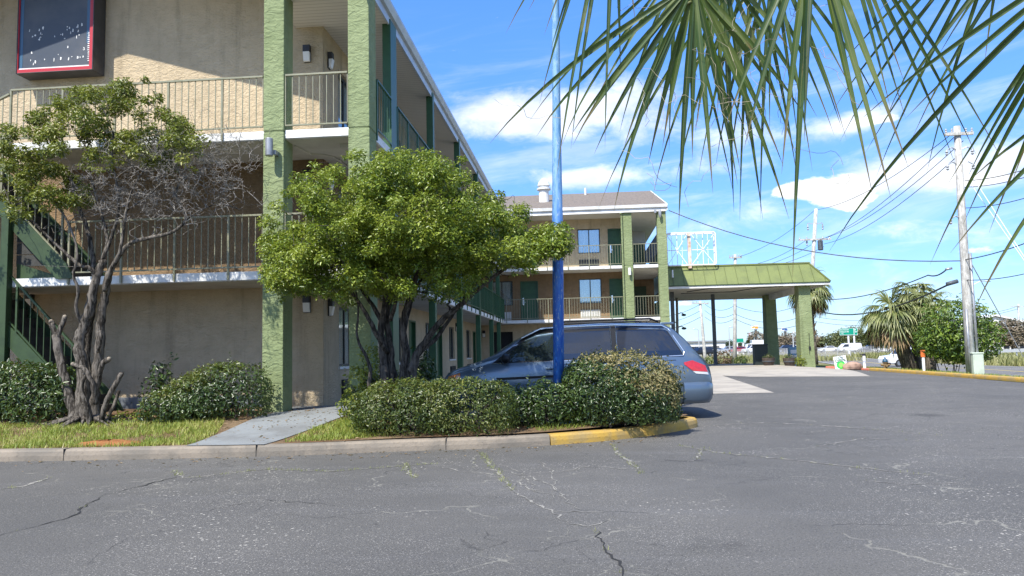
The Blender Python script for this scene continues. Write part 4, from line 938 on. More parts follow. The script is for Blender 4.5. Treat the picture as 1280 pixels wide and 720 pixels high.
for _ in range(60):
    px_, py_ = lc[g.integers(len(lc))]; c = at(px_+g.normal(0,12), py_+g.normal(0,9), Y1+g.uniform(-.8,.8)); t1.reach(c, .004, mx=.012, minr=.0); C1.append((c, g.uniform(.06,.14)))
# bare grey twigs
bare = []
for _ in range(240):
    if g.random() < .62: px_, py_ = 232+g.normal(0,44), 208+g.normal(0,27)
    else: px_, py_ = 150+g.normal(0,38), 232+g.normal(0,26)
    bare.append(at(px_, py_, Y1+g.uniform(-.6,.7)))
tw = MB(); keep_thin = t1.thin; t1.thin = tw
for c in bare: t1.reach(c, .004, wob=.16, mx=.014, n=4)
for _ in range(2400):
    c = bare[g.integers(len(bare))]+g.normal(0, .17, 3); t1.reach(c, .0022, K=4, wob=.2, mx=.0055, n=3, keep=False)
t1.thin = keep_thin
tb = at(108, 530, Y1); tree1 = empty('twisted_tree', (tb[0], Y1, tb[2]), 'twisted multi-stemmed grey tree with pruned stubs and a half bare crown before the gable wall', 'tree')
t1.big.build('trunk', M['bark'], tree1, smooth=True); t1.thin.build('branches', M['bark'], tree1, smooth=True); tw.build('bare_twigs', M['twig'], tree1); [MB().sphere(p, r_, 8, 6).build('pruned_end', M['cutwood'], tree1, smooth=True) for p, r_ in zip(ends, (.040,.037,.042,.033))]
P, N = cluster_leaves(C1, 240, .2, g); leaves('crown', P, N, .064, M['leaf1'], tree1, seed=1)
rt = MB()
for k in range(26):
    q = R(g.uniform(0,360)); L_ = g.uniform(.25,.75); x, y = tb[0]+math.cos(q)*.2, Y1+math.sin(q)*.15; x2, y2 = x+math.cos(q)*L_, y+math.sin(q)*L_*.5-.05
    rt.tube([(x,y,float(bz(x,y))+.12), ((x+x2)/2,(y+y2)/2+.03,float(bz(x,y))+.05), (x2,y2,float(bz(x2,y2))-.01)], [.04,.022,.01], 5)
rt.build('roots', M['bark'], tree1, smooth=True)

# round green tree in the island
t2 = Tree(23); Y2 = 12.05
def L2(pts, r0, r1, **k): return t2.limb(px3(pts, Y2), r0, r1, **k)
L2([(483,492),(481,465),(478,435),(477,405),(482,375),(478,340),(470,300),(468,262)], .085, .022, flare=.3)
L2([(492,494,.1),(490,462,.1),(487,430,.1),(484,395,.1),(492,360,.15),(505,320,.2),(508,280,.25),(505,240,.3)], .08, .02, flare=.3)
L2([(503,494),(505,465),(508,440),(504,415),(508,385),(518,355,-.1),(528,315,-.2),(535,270,-.3),(530,235,-.3)], .085, .02, flare=.3)
L2([(512,492,-.05),(516,462,-.05),(523,440,-.05),(538,418,-.1),(555,398,-.15),(574,383,-.2),(592,366,-.25),(612,350,-.3),(640,330,-.3),(668,312,-.3)], .08, .018, flare=.3)
L2([(523,440,-.05),(540,428,.1),(556,408,.2),(572,385,.3),(590,360,.35),(612,335,.4),(625,300,.4)], .045, .014)
L2([(484,440),(472,420,-.2),(462,400,-.3),(450,380,-.35),(430,352,-.4),(410,330,-.4),(390,312,-.4)], .05, .014)
L2([(482,410,.1),(468,385,.2),(452,362,.3),(440,335,.4),(420,300,.45),(398,275,.45)], .045, .014)
L2([(504,415),(512,385,.2),(520,360,.35),(545,325,.5),(560,290,.5),(565,255,.5)], .045, .014)
L2([(488,400),(496,365,-.3),(490,330,-.5),(480,290,-.6),(462,250,-.6)], .04, .012)
L2([(461,484,-.2),(463,462,-.2),(456,442,-.2),(450,432,-.2),(446,415,-.2),(448,390,-.2),(445,365,-.25)], .035, .012)
g = t2.g; C2 = []
ells = [(470,278,138,86,1.75), (415,330,88,54,1.4), (520,262,100,72,1.5), (640,298,70,46,.95), (585,285,75,52,1.2), (520,345,80,38,1.2), (378,330,52,40,1.0), (680,318,34,30,.6)]
wts = np.array([e[2]*e[3] for e in ells], float); wts /= wts.sum()
tries = 0
while len(C2) < 620 and tries < 9000:
    tries += 1
    e = ells[g.choice(len(ells), p=wts)]; d = unit(g.normal(0,1,3)); r_ = g.uniform(.30, 1.0)**.55
    px_, py_, dy = e[0]+e[2]*d[0]*r_, e[1]-e[3]*d[2]*r_, e[4]*d[1]*r_
    if py_ > 384-.0012*(px_-470)**2+14*math.sin(px_*.045): continue
    c = at(px_, py_, Y2-.35+dy)
    hole = mn.noise(Vector(c*1.5))+.6*mn.noise(Vector(c*3.4+np.array([7,1,3])))
    if hole < -.23: continue
    if c[1] > 13.3 and c[0] < -3.6: continue
    C2.append((c, g.uniform(.11,.26)))
for c, rr in C2: t2.reach(c, .005, wob=.13, mx=.022, n=5)
for _ in range(110):   # sprigs that break the outline
    e = ells[g.choice(len(ells), p=wts)]; d = unit(g.normal(0,1,3)); r_ = g.uniform(1.0, 1.13); c = at(e[0]+e[2]*d[0]*r_, e[1]-e[3]*d[2]*r_, Y2+e[4]*d[1]*r_)
    if e[1]-e[3]*d[2]*r_ > 375 or (c[1] > 13.3 and c[0] < -3.6): continue
    t2.reach(c, .004, wob=.1, mx=.009, n=4, keep=False); C2.append((c, g.uniform(.05,.11)))
tb = at(497, 490, Y2); tree2 = empty('round_tree', (tb[0], Y2, float(bz(tb[0],Y2))), 'round leafy fresh green tree with dark crooked stems behind the clipped hedge', 'tree')
t2.big.build('trunk', M['bark2'], tree2, smooth=True); t2.thin.build('branches', M['bark2'], tree2, smooth=True)
P, N = cluster_leaves(C2, 290, .2, g); leaves('crown', P, N, .054, M['leaf2'], tree2, seed=2)
print('leaves', len(P))

# ------------------------------------------------------------------ shrubs
def shrub(name, label, ell, cnt, size, mat, seed, stems=10, box=2.6, top=None, cat='shrub', group=None, rough=.13, bzf=bz, wild=0, fol='foliage'):
    """ell: list of (x, y, zbase, rx, ry, h)"""
    g = np.random.default_rng(seed); P = []; N = []
    vol = np.array([e[3]*e[4]+e[3]*e[5]+e[4]*e[5] for e in ell]); vol = vol/vol.sum()
    for e, v_ in zip(ell, vol):
        k = int(cnt*v_); d = unit(g.normal(0,1,(k,3))); 
        s = (np.abs(d)**box).sum(1)**(-1/box)       # superellipsoid: clipped but soft
        q = d*s[:,None]; nz = np.array([mn.noise(Vector(x*2.2+seed))+.5*mn.noise(Vector(x*5+seed)) for x in d*np.array([e[3],e[4],e[5]*.5])*1.6])
        r_ = 1+rough*nz; u = 1-np.abs(g.normal(0,.13,k))-(g.random(k) < .18)*g.uniform(0,.4,k); u += (g.random(k) < .05)*g.uniform(0,.10+wild,k)
        c = np.array([e[0], e[1], e[2]+e[5]*.5]); pp = c+q*(r_*u)[:,None]*np.array([e[3], e[4], e[5]*.5])
        P.append(pp); N.append(unit(d/np.array([e[3],e[4],e[5]*.5])+np.array([0,-.1,.35])))
    P = np.concatenate(P); N = np.concatenate(N)
    hol = np.array([mn.noise(Vector(p*4.2)+Vector((seed,0,0)))+.5*mn.noise(Vector(p*9)) for p in P]); P, N = P[hol > -.34], N[hol > -.34]
    sP = []; sN = []; ups = np.where(N[:,2] > .1)[0]
    for k in range(int(cnt/550)+2):
        i0 = ups[g.integers(len(ups))]; d = unit(N[i0]*.6+np.array([0,0,.8])+g.normal(0,.3,3)); L_ = size*g.uniform(1.5,4.2)
        for t in np.linspace(0, 1, 8): sP.append(P[i0]+d*L_*t+g.normal(0,size*.12,3)); sN.append(unit(g.normal(0,1,3)+d*.5))
    P = np.concatenate([P, sP]); N = np.concatenate([N, sN])
    keep = P[:,2] > np.array([float(bzf(x, y)) for x, y in P[:,:2]])+.02; P, N = P[keep], N[keep]
    e0 = ell[0]; root = empty(name, (e0[0], e0[1], float(bzf(e0[0], e0[1]))), label, cat, group)
    st = MB()
    for e in ell:
        for k in range(stems):
            a_ = g.uniform(0, 2*math.pi); x, y = e[0]+g.normal(0,e[3]*.25), e[1]+g.normal(0,e[4]*.2); z = float(bzf(x,y))-.03
            x2, y2 = e[0]+math.cos(a_)*e[3]*.75, e[1]+math.sin(a_)*e[4]*.75; z2 = e[2]+e[5]*g.uniform(.55,.85)
            st.tube([(x,y,z), (x+(x2-x)*.3, y+(y2-y)*.3, z+(z2-z)*.5), (x2,y2,z2)], [.018,.012,.004], 5)
    st.build('stems', M['bark2'], root)
    if top is None: leaves(fol, P, N, size, mat, root, seed=seed)
    else:
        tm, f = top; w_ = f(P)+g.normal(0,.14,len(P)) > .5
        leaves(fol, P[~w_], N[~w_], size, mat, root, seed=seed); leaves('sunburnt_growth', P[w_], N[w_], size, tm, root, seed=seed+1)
    return root
shrub('dark_bush', 'dark glossy green bush at the foot of the stairs, left of the twisted tree', [(-9.9,12.75,.15,.85,.6,1.25), (-9.15,12.65,.16,.62,.55,1.15), (-10.9,12.75,.15,.9,.6,1.2)], 15000, .072, M['leafdark'], 31, cat='bush')
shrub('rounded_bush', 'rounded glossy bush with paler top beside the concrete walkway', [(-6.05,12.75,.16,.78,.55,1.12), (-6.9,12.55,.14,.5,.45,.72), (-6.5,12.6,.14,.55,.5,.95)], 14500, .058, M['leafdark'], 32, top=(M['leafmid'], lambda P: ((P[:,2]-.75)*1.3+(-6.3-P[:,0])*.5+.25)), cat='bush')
shrub('sparse_shrub', 'small sparse dark shrub against the gable wall between tree and rounded bush', [(-7.55,13.3,.35,.3,.25,.75), (-7.2,13.2,.3,.35,.3,.5), (-7.6,13.3,.85,.16,.15,.45)], 900, .085, M['leafdark'], 33, stems=7, rough=.4, wild=.3)
shrub('low_plant', 'low light green ground plant at the foot of the twisted tree', [(-7.6,12.5,.2,.3,.22,.28), (-7.2,12.55,.2,.3,.2,.24)], 900, .06, M['leafyel'], 34, stems=4, rough=.3)
shrub('clipped_hedge', 'wide clipped hedge at the kerb directly under the round green tree', [(-2.55,11.27,.06,.72,.5,.93), (-1.7,11.36,.08,.75,.5,.90), (-3.0,11.25,.08,.4,.4,.75)], 23000, .046, M['leafmid'], 35, cat='hedge', box=3)
shrub('ragged_shrub', 'dark ragged low shrub between the clipped hedge and the blue pole', [(-.85,12.0,.1,.5,.35,.68), (-.45,11.95,.12,.4,.35,.76), (-1.15,12.1,.12,.35,.3,.62)], 6500, .06, M['leafdark'], 36, rough=.35, wild=.25)
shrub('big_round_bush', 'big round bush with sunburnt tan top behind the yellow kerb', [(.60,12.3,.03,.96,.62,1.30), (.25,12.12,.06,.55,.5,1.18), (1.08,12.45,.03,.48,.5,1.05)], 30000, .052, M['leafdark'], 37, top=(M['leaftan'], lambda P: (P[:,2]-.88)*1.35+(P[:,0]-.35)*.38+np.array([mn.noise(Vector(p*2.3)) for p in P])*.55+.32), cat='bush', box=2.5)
shrub('yellow_shrub', 'upright yellow-green shrub in front of the corner column', [(-3.55,12.35,.3,.28,.25,.85), (-3.3,12.3,.25,.3,.25,1.2), (-3.7,12.4,.25,.25,.2,.5)], 3000, .062, M['leafyel'], 38, rough=.35, wild=.2)
shrub('dark_shrub', 'dark small shrub growing behind the stems of the round tree', [(-2.75,12.75,.2,.3,.25,.95), (-2.6,12.8,.3,.18,.18,1.05)], 2200, .08, M['leafdark'], 39, rough=.35, wild=.2)

# ------------------------------------------------------------------ minivan
def carpaint(name, col, rough=.28, coat=.8, metal=.55):
    m, n, b, geo, tc = newmat(name); f = n.noise(tc.outputs['Object'], 60, 2)
    n.link(n.mix(n.ramp(n.noise(tc.outputs['Object'], 2.2, 5, .65), .4, .7), col, tuple(x*.86+.012 for x in col)), b.inputs['Base Color'])
    b.inputs['Metallic'].default_value = metal; b.inputs['Roughness'].default_value = rough; b.inputs['Coat Weight'].default_value = coat; b.inputs['Coat Roughness'].default_value = .08; return m
M['vanpaint'] = carpaint('slate_blue_paint', (.115,.165,.225)); M['tyre'] = pm('tyre_rubber', (.018,.018,.018), .85, (.03,.03,.03), 12); M['rim'] = pm('alloy', (.5,.5,.52), .3, metal=.9)
M['carglass'] = glassmat('tinted_glass', (.010,.016,.032), .06, .03); M['frontglass'] = glassmat('clear_glass', (.02,.03,.03), .45, .02)
M['redlens'] = pm('red_lens', (.55,.012,.015), .15, (.42,.01,.012), 30, coat=1); M['clearlens'] = pm('clear_lens', (.6,.6,.6), .15, coat=1); M['amber'] = pm('amber_lens', (.55,.20,.07), .2, coat=1)
M['trim'] = pm('black_trim', (.012,.013,.015), .42, spec=.25); M['interior'] = pm('grey_interior', (.05,.05,.052), .9)
VL = 5.0
ztop_ = [(0,.62),(.02,.80),(.10,.90),(.3,.985),(.69,1.10),(1.0,1.235),(1.35,1.46),(1.75,1.665),(2.2,1.735),(3.0,1.765),(3.9,1.755),(4.15,1.735),(4.32,1.64),(4.52,1.42),(4.68,1.21),(4.83,1.06),(4.93,.92),(4.98,.72),(5.0,.5)]
belt_ = [(0,.60),(.02,.72),(.10,.80),(.3,.88),(.69,.97),(1.0,1.02),(1.35,1.045),(2.2,1.07),(3.0,1.09),(4.2,1.12),(4.52,1.13),(4.68,1.10),(4.83,1.0),(4.93,.86),(4.98,.66),(5.0,.45)]
hw_ = [(0,.60),(.02,.66),(.10,.76),(.3,.86),(.69,.94),(1.2,.975),(4.0,.975),(4.5,.95),(4.8,.90),(4.95,.83),(5.0,.76)]
bot_ = [(0,.32),(.1,.24),(.4,.22),(4.4,.25),(4.75,.27),(5.0,.36)]
def ip(T, x): return float(np.interp(x, [a for a, b in T], [b for a, b in T]))
def section(s):
    """half section from sill to roof centre: list of (halfwidth, z)"""
    zt, zb_, bt, hw = ip(ztop_, s), ip(bot_, s), ip(belt_, s), ip(hw_, s)
    gh = max(zt-bt, .015); tum = .21*min(1, gh/.6); rw = hw-tum
    pts = [(hw*.86, zb_), (hw*.955, zb_+.05), (hw*.985, zb_+.18), (hw, zb_+(bt-zb_)*.45), (hw*.995, zb_+(bt-zb_)*.75), (hw*.97, bt-.005),
           (hw*.96-tum*.12, bt+gh*.12), (hw*.955-tum*.40, bt+gh*.45), (rw+.01, bt+gh*.80), (rw-.06, bt+gh*.92), (rw-.16, bt+gh*.972), (rw*.5, bt+gh*.995), (0, bt+gh)]
    return pts
def yside(s, z):
    P = section(s); 
    for (y0, z0), (y1, z1) in zip(P[2:9], P[3:10]):
        if z0 <= z <= z1: return y0+(y1-y0)*(z-z0)/max(z1-z0, 1e-6)
    return P[8][0] if z > P[8][1] else P[2][0]
van = empty('minivan', (0,0,0), 'slate blue minivan parked behind the bushes of the kerbed island', 'minivan')
S = sorted({a for a, b in ztop_} | {a for a, b in belt_} | {a for a, b in hw_} | {.2,.5,.85,1.55,2.6,3.4,3.65})
mb = MB(); nsec = 13; vs = []
for s in S:
    P = section(s); ring = [(-y, z) for y, z in P[:0:-1]][::-1]
    full = [(y, z) for y, z in P]+[(-y, z) for y, z in P[-2::-1]]
    for y, z in full: vs.append((s, y, z))
m_ = 2*nsec-1; fs = [(i*m_+j, i*m_+j+1, (i+1)*m_+j+1, (i+1)*m_+j) for i in range(len(S)-1) for j in range(m_-1)]
fs += [(i*m_+m_-1, i*m_, (i+1)*m_, (i+1)*m_+m_-1) for i in range(len(S)-1)]
fs += [tuple(range(m_)), tuple((len(S)-1)*m_+j for j in range(m_-1,-1,-1))]
mb.add(vs, fs); body = mb.build('body', M['vanpaint'], van, smooth=True)
def side_patch(outline_top, outline_bot, sgn, off=.008, n=14, k=6):
    """glass or trim laid on the body side; outlines are (s,z) polylines"""
    mb = MB(); vs = []
    s0, s1 = outline_top[0][0], outline_top[-1][0]; b0, b1 = outline_bot[0][0], outline_bot[-1][0]
    for i in range(n+1):
        t = i/n
        zt_ = ip(outline_top, s0+(s1-s0)*t); zb2 = ip(outline_bot, b0+(b1-b0)*t)
        for j in range(k+1):
            u = j/k; s = (b0+(b1-b0)*t)*(1-u)+(s0+(s1-s0)*t)*u; z = zb2*(1-u)+zt_*u
            vs.append((s, sgn*(yside(s, z)+off), z))
    fs = [(i*(k+1)+j, i*(k+1)+j+1, (i+1)*(k+1)+j+1, (i+1)*(k+1)+j) for i in range(n) for j in range(k)]
    return mb.add(vs, fs if sgn > 0 else [f[::-1] for f in fs])
wins = [('front_window', [(1.62,1.52),(1.9,1.62),(2.1,1.64)], [(1.02,1.075),(2.1,1.10)], 'frontglass'), ('sliding_window', [(2.22,1.672),(3.12,1.69)], [(2.22,1.108),(3.12,1.125)], 'carglass'), ('rear_window', [(3.24,1.692),(4.12,1.668)], [(3.24,1.125),(4.43,1.14)], 'carglass')]
for sgn in (1, -1):
    side_patch([(1.50,1.50),(1.85,1.665),(3.2,1.705),(4.14,1.675)], [(.93,1.055),(3.2,1.105),(4.46,1.125)], sgn, .004, 24, 8).build('window_surround', M['trim'], van)
    for nm, tp, bt, gm in wins: side_patch(tp, bt, sgn, .010, 16, 6).build(nm, M[gm], van)
    ch = MB(); ch.tube([(s, sgn*(yside(s, z)+.012), z) for s, z in [(1.48,1.505),(1.85,1.675),(2.5,1.70),(3.2,1.712),(4.1,1.685),(4.22,1.62),(4.46,1.20),(4.44,1.13),(3.2,1.10),(.93,1.05)]], .011, 5); [ch.tube([(s, sgn*(yside(s, z)+.014), z) for z in np.linspace(1.13,1.69,6)], .009, 4) for s in (3.13,3.23)]; ch.build('window_trim', M['chrome'] , van)
    side_patch([(1.0,.80),(3.2,.86),(4.2,.885)], [(1.02,.755),(3.2,.82),(4.2,.845)], sgn, .014, 20, 2).build('side_moulding', M['trim'], van)
    dl = MB()
    for pts in ([(1.18,.40),(1.14,.75),(1.12,1.05)], [(2.17,.36),(2.17,.8),(2.17,1.1)], [(3.2,.36),(3.19,.8),(3.19,1.12)], [(2.2,1.02),(3.2,1.03),(4.3,1.05)]):
        dl.tube([(s, sgn*(yside(s, z)+.001), z) for s, z in pts], .006, 5)
    dl.build('door_seam', M['trim'], van)
    for s in (2.02, 2.36):
        h = MB(); yy = sgn*(yside(s,.95)+.02); h.box(s-.11, s+.11, min(yy-.02,yy+.02), max(yy-.02,yy+.02), .93, .97); h.build('door_handle', M['vanpaint'], van, bevel=.012)
    mr = MB(); yy = yside(1.15,1.1); mr.sphere((1.18, sgn*(yy+.17), 1.14), (.09,.12,.085), 14, 10); mr.box(1.13,1.22,min(sgn*yy,sgn*(yy+.1)),max(sgn*yy,sgn*(yy+.1)),1.07,1.11); mr.build('mirror', M['trim'], van, smooth=True)
    rr = MB(); rr.tube([(2.15,sgn*.66,1.735),(2.3,sgn*.67,1.80),(3.9,sgn*.67,1.815),(4.05,sgn*.66,1.755)], .018, 8); rr.build('roof_rail', M['trim'], van, smooth=True)
    # tail lamp wraps round the corner
    side_patch([(4.44,1.005),(4.6,1.04),(4.85,.94)], [(4.45,.965),(4.60,.85),(4.89,.825)], sgn, .012, 10, 4).build('tail_lamp', M['redlens'], van, smooth=True)
    side_patch([(4.60,.845),(4.89,.82)], [(4.66,.80),(4.91,.775)], sgn, .011, 6, 2).build('reversing_lamp', M['clearlens'], van, smooth=True)
    side_patch([(.12,.84),(.34,.90)], [(.06,.72),(.34,.78)], sgn, .010, 6, 3).build('headlight', M['amber'], van, smooth=True)
    for s in (.98, 3.98):
        wh = MB(); yo = sgn*.965; yi = sgn*.74
        prof = [(.20,yo),(.30,yo+sgn*.004),(.33,yo-sgn*.03),(.335,(yo+yi)/2),(.33,yi+sgn*.03),(.28,yi),(.1,yi)]
        vs = [(s+r_*math.cos(q), y, .335+r_*math.sin(q)) for r_, y in prof for q in np.linspace(0, 2*math.pi, 28, endpoint=False)]
        fs = [(i*28+j, i*28+(j+1)%28, (i+1)*28+(j+1)%28, (i+1)*28+j) for i in range(len(prof)-1) for j in range(28)]
        ty = wh.add(vs, fs).build('wheel', M['tyre'], van, smooth=True)
        rm = MB(); vs = [(s+r_*math.cos(q), yo-sgn*d, .335+r_*math.sin(q)) for r_, d in ((.21,0),(.19,.03),(.05,.02),(.0,.02)) for q in np.linspace(0, 2*math.pi, 28, endpoint=False)]
        fs = [(i*28+j, i*28+(j+1)%28, (i+1)*28+(j+1)%28, (i+1)*28+j) for i in range(3) for j in range(28) if not (i == 1 and j % 4 == 0)]
        rm.add(vs, fs).build('rim', M['rim'], ty)
        ar = MB(); ar.tube([(s+.40*math.cos(q), sgn*(yside(min(max(s+.40*math.cos(q),.05),4.9), .335+.40*math.sin(q))+.002), .335+.40*math.sin(q)) for q in np.linspace(R(8), R(172), 14)], .028, 6); ar.build('wheel_arch', M['trim'], van)
# windscreen, rear glass, bumper
def top_patch(s0, s1, f0, f1, off, n=8, k=8):
    mb = MB(); vs = []
    for i in range(n+1):
        s = s0+(s1-s0)*i/n; P = section(s); zt_ = P[-1][1]; w2 = P[9][0]*(f0+(f1-f0)*i/n)
        ds = .02; sl_ = (ip(ztop_, s+ds)-ip(ztop_, s-ds))/(2*ds); nn_ = np.array([-sl_, 1])/math.hypot(sl_, 1)
        for j in range(k+1):
            y = -w2+2*w2*j/k; ya = abs(y); zz = float(np.interp(ya, [P[12][0], P[11][0], P[10][0], P[9][0]], [P[12][1], P[11][1], P[10][1], P[9][1]])); vs.append((s+nn_[0]*off, y, zz+nn_[1]*off))
    return mb.add(vs, [(i*(k+1)+j, (i+1)*(k+1)+j, (i+1)*(k+1)+j+1, i*(k+1)+j+1) for i in range(n) for j in range(k)])
top_patch(.98, 1.72, 1.0, .98, .012).build('windscreen', M['frontglass'], van, smooth=True); top_patch(4.30, 4.70, .95, .98, .012).build('rear_glass', M['carglass'], van, smooth=True)
mb = MB(); vs = []; path = [(4.42,.982),(4.70,.955),(4.86,.905),(4.96,.81),(5.01,.66),(5.04,.40),(5.05,0)]; path = path+[(a_, -b_) for a_, b_ in path[-2::-1]]
for i_, (s_, y_) in enumerate(path):
    p0, p1 = path[max(i_-1,0)], path[min(i_+1,len(path)-1)]; t_ = unit(np.array([p1[0]-p0[0], p1[1]-p0[1]])); o_ = np.array([-t_[1], t_[0]])*1.0
    if o_[0] < 0 and abs(y_) < .9: o_ = -o_
    if abs(y_) >= .9: o_ = np.array([.15, math.copysign(1,y_)])
    for d_, z_ in ((-.06,.66),(.0,.635),(.02,.58),(.018,.46),(.0,.34),(-.05,.27),(-.25,.25)): vs.append((s_+o_[0]*d_, y_+o_[1]*d_, z_))
k_ = len(path); mb.add(vs, [(i_*7+j, (i_+1)*7+j, (i_+1)*7+j+1, i_*7+j+1) for i_ in range(k_-1) for j in range(6)]); mb.build('rear_bumper', M['vanpaint'], van, smooth=True)
mb = MB(); mb.box(4.10,4.36,-.60,.60,1.705,1.745); mb.build('spoiler', M['vanpaint'], van, bevel=.015)
mb = MB(); mb.tube([(3.95,.2,1.76),(4.05,.2,1.82),(4.1,.2,1.83)], .014, 6); mb.build('aerial', M['trim'], van)
mb = MB()
for s in (1.9, 2.95):
    for y in (-.42,.42): mb.box(s, s+.16, y-.24, y+.24, .6, 1.25); mb.box(s+.02, s+.12, y-.13, y+.13, 1.26, 1.48)
mb.build('seats', M['interior'], van, bevel=.04)
# nose to the left; the near side of the van is its -Y local side mirrored into view
pf = at(557, 470, 14.12); yawv = R(5)
van.scale = (1.015, 1, 1.03); van.location = (pf[0]-.17, 15.1, float(gz(0,14.8))+.02); van.rotation_euler = (0,0,yawv)
# ------------------------------------------------------------------ fan palms
def fan(hub, axis, normal, nbl, L, spread, g, droop=.35, w=.04, fold=.35, len_var=.12, tipfall=.9, jit=0):
    """costapalmate leaf: folded blades fanning from the hub.  returns verts, faces"""
    axis = unit(np.asarray(axis, float)); normal = np.asarray(normal, float); normal = unit(normal-axis*(normal@axis)); side = np.cross(normal, axis)
    V = []; Fc = []; K = 9
    for i in range(nbl):
        th = -spread+2*spread*(i+.5)/nbl+g.normal(0,.018); th += g.normal(0,jit); d = axis*math.cos(th)+side*math.sin(th)
        bl = L*(1-.22*abs(th/spread)**2)*(1+g.normal(0, len_var)); lift = g.normal(0,.05)
        q = np.array(hub, float); dirn = unit(d+normal*lift); step = bl/K; base = len(V); dr = droop*g.uniform(.6,1.4)
        for k in range(K+1):
            t = k/K; perp = unit(np.cross(normal, dirn)+1e-6)
            ww = w*(.35+.65*math.sin(math.pi*min(1, t/.42)*.5))*(1 if t < .42 else max(.02, 1-((t-.42)/.58)**1.15))
            nn = np.cross(dirn, perp)
            V += [q-perp*ww*.5, q-nn*ww*fold, q+perp*ww*.5]
            dirn = unit(dirn+np.array([0,0,-1.])*dr*step/L*(.3+tipfall*2.2*t*t)); q = q+dirn*step
        for k in range(K):
            a_ = base+3*k; Fc += [(a_, a_+1, a_+4, a_+3), (a_+1, a_+2, a_+5, a_+4)]
    return V, Fc
M['frond'] = leafmat('palm_blade', [(.014,.032,.010), (.03,.06,.016), (.065,.11,.025), (.20,.22,.07)], .32, .28, clump=5)
M['frond_far'] = leafmat('palm_frond_pale', [(.05,.075,.022), (.12,.15,.045), (.24,.26,.10), (.42,.42,.20)], .4, .25, clump=3)
M['petiole'] = pm('petiole', (.10,.13,.035), .45, (.14,.15,.05), 8); M['fibre'] = pm('palm_fibre', (.30,.26,.17), .8)
M['palmtrunk'] = barkmat('palm_trunk', (.05,.042,.033), (.17,.145,.11), 9)
M['boots'] = pm('dead_frond', (.30,.22,.12), .9, (.20,.14,.08), 6)
# near palm: its crown is above the camera, a few hanging leaves come down into view
g = np.random.default_rng(77)
def along(o, nv):
    nb_ = nv//30; a_ = o.data.attributes.new('along', 'FLOAT', 'POINT'); a_.data.foreach_set('value', np.tile(np.repeat(np.arange(10)/9, 3), nb_).astype(np.float32))
    b_ = o.data.attributes.new('rib', 'FLOAT', 'POINT'); b_.data.foreach_set('value', np.tile(np.array([0,1,0]), nb_*10).astype(np.float32))
def nearfrond():
    m = leafmat('near_palm_blade', [(.014,.036,.010), (.032,.068,.016), (.07,.12,.028), (.17,.21,.06)], .30, .34, clump=6); n = NT(m); b = n.n['Principled BSDF']
    cr_ = [x for x in n.n if x.type == 'VALTORGB'][0]; at_ = n.new('ShaderNodeAttribute', attribute_name='along'); rb = n.new('ShaderNodeAttribute', attribute_name='rib'); geo = n.new('ShaderNodeNewGeometry')
    c = n.mix(n.math('MULTIPLY', n.ramp(rb.outputs['Fac'], .82, 1.0), .65), cr_.outputs[0], (.26,.27,.09))
    st = n.math('FRACT', n.math('MULTIPLY', rb.outputs['Fac'], 7)); c = n.mix(n.math('MULTIPLY', n.ramp(st, .6, .95), .28), c, (.015,.03,.01))
    tip = n.ramp(n.math('ADD', at_.outputs['Fac'], n.math('MULTIPLY', n.math('SUBTRACT', geo.outputs['Random Per Island'], .5), .22)), .80, .93); c = n.mix(n.math('MULTIPLY', tip, .8), c, (.20,.13,.06))
    dry = n.ramp(n.noise(geo.outputs['Position'], 9, 4, .6), .58, .68); c = n.mix(n.math('MULTIPLY', dry, .3), c, (.36,.34,.17))
    n.link(c, b.inputs['Base Color']); return m
M['frond_near'] = nearfrond()
KN = .82; cr = np.array([2.6, 1.1, 3.7])
palm0 = empty('fan_palm', (2.6, 1.1, 0), 'fan palm close to the camera with long drooping blades hanging across the sky', 'palm')
mb = MB(); mb.tube([(2.7,1.05,-.1), (2.67,1.05,1.3), (2.63,1.07,2.5), (2.6,1.1,3.65)], [.19,.16,.15,.17], 16); mb.build('trunk', M['palmtrunk'], palm0, smooth=True)
def near_leaf(px, py, Y, ax_px, ax_py, dY, nrm, nbl, L, spread, droop, w=.036, tf=.9):
    Y *= KN; L *= KN*.86; w *= KN*1.05; hub = at(px, py, Y); tgt = at(ax_px, ax_py, Y+dY); V, Fc = fan(hub, tgt-hub, nrm, nbl, L, spread, g, droop, w, tipfall=tf, jit=.055, len_var=.2)
    o = fast_mesh('frond', np.array(V), np.array(Fc), M['frond_near'], palm0); along(o, len(V))
    pm_ = MB(); mid = (hub+cr)/2+np.array([0,0,.12]); pm_.tube(smooth_line3([cr, mid, hub, hub+unit(tgt-hub)*.05], 6), [.018-.0008*i for i in range(19)], 8); ptl = pm_.build('petiole', M['petiole'], o, smooth=True)
    return hub
h1 = near_leaf(868, -22, 2.5, 835, 200, .10, (0,-1,.25), 20, .84, R(56), .50, .0205)
h1b = near_leaf(905, -40, 2.75, 945, 180, .05, (.15,-1,.2), 9, .86, R(34), .40, .021)
h2 = near_leaf(1015, -100, 2.35, 1012, 200, .0, (-.1,-1,.2), 10, 1.0, R(24), .30, .021)
h3 = near_leaf(1045, -120, 2.6, 1170, 110, .1, (0,-1,.3), 7, 1.05, R(17), .25, .018)
h4 = near_leaf(1400, -80, 2.2, 1130, 230, .3, (.3,-1,.3), 10, 1.04, R(24), .36, .018)
h5 = near_leaf(1375, -200, 2.6, 1120, 50, .2, (.2,-1,.4), 8, 1.15, R(20), .35, .018)
h6 = near_leaf(770, -170, 2.5, 690, 100, .1, (0,-1,.2), 10, .92, R(26), .40, .015)
h7 = near_leaf(1450, 60, 2.3, 1220, 310, .2, (.2,-1,.3), 6, .80, R(20), .35, .018)
h9 = near_leaf(965, -60, 2.8, 992, 190, .05, (.1,-1,.2), 11, .86, R(38), .55, .014)
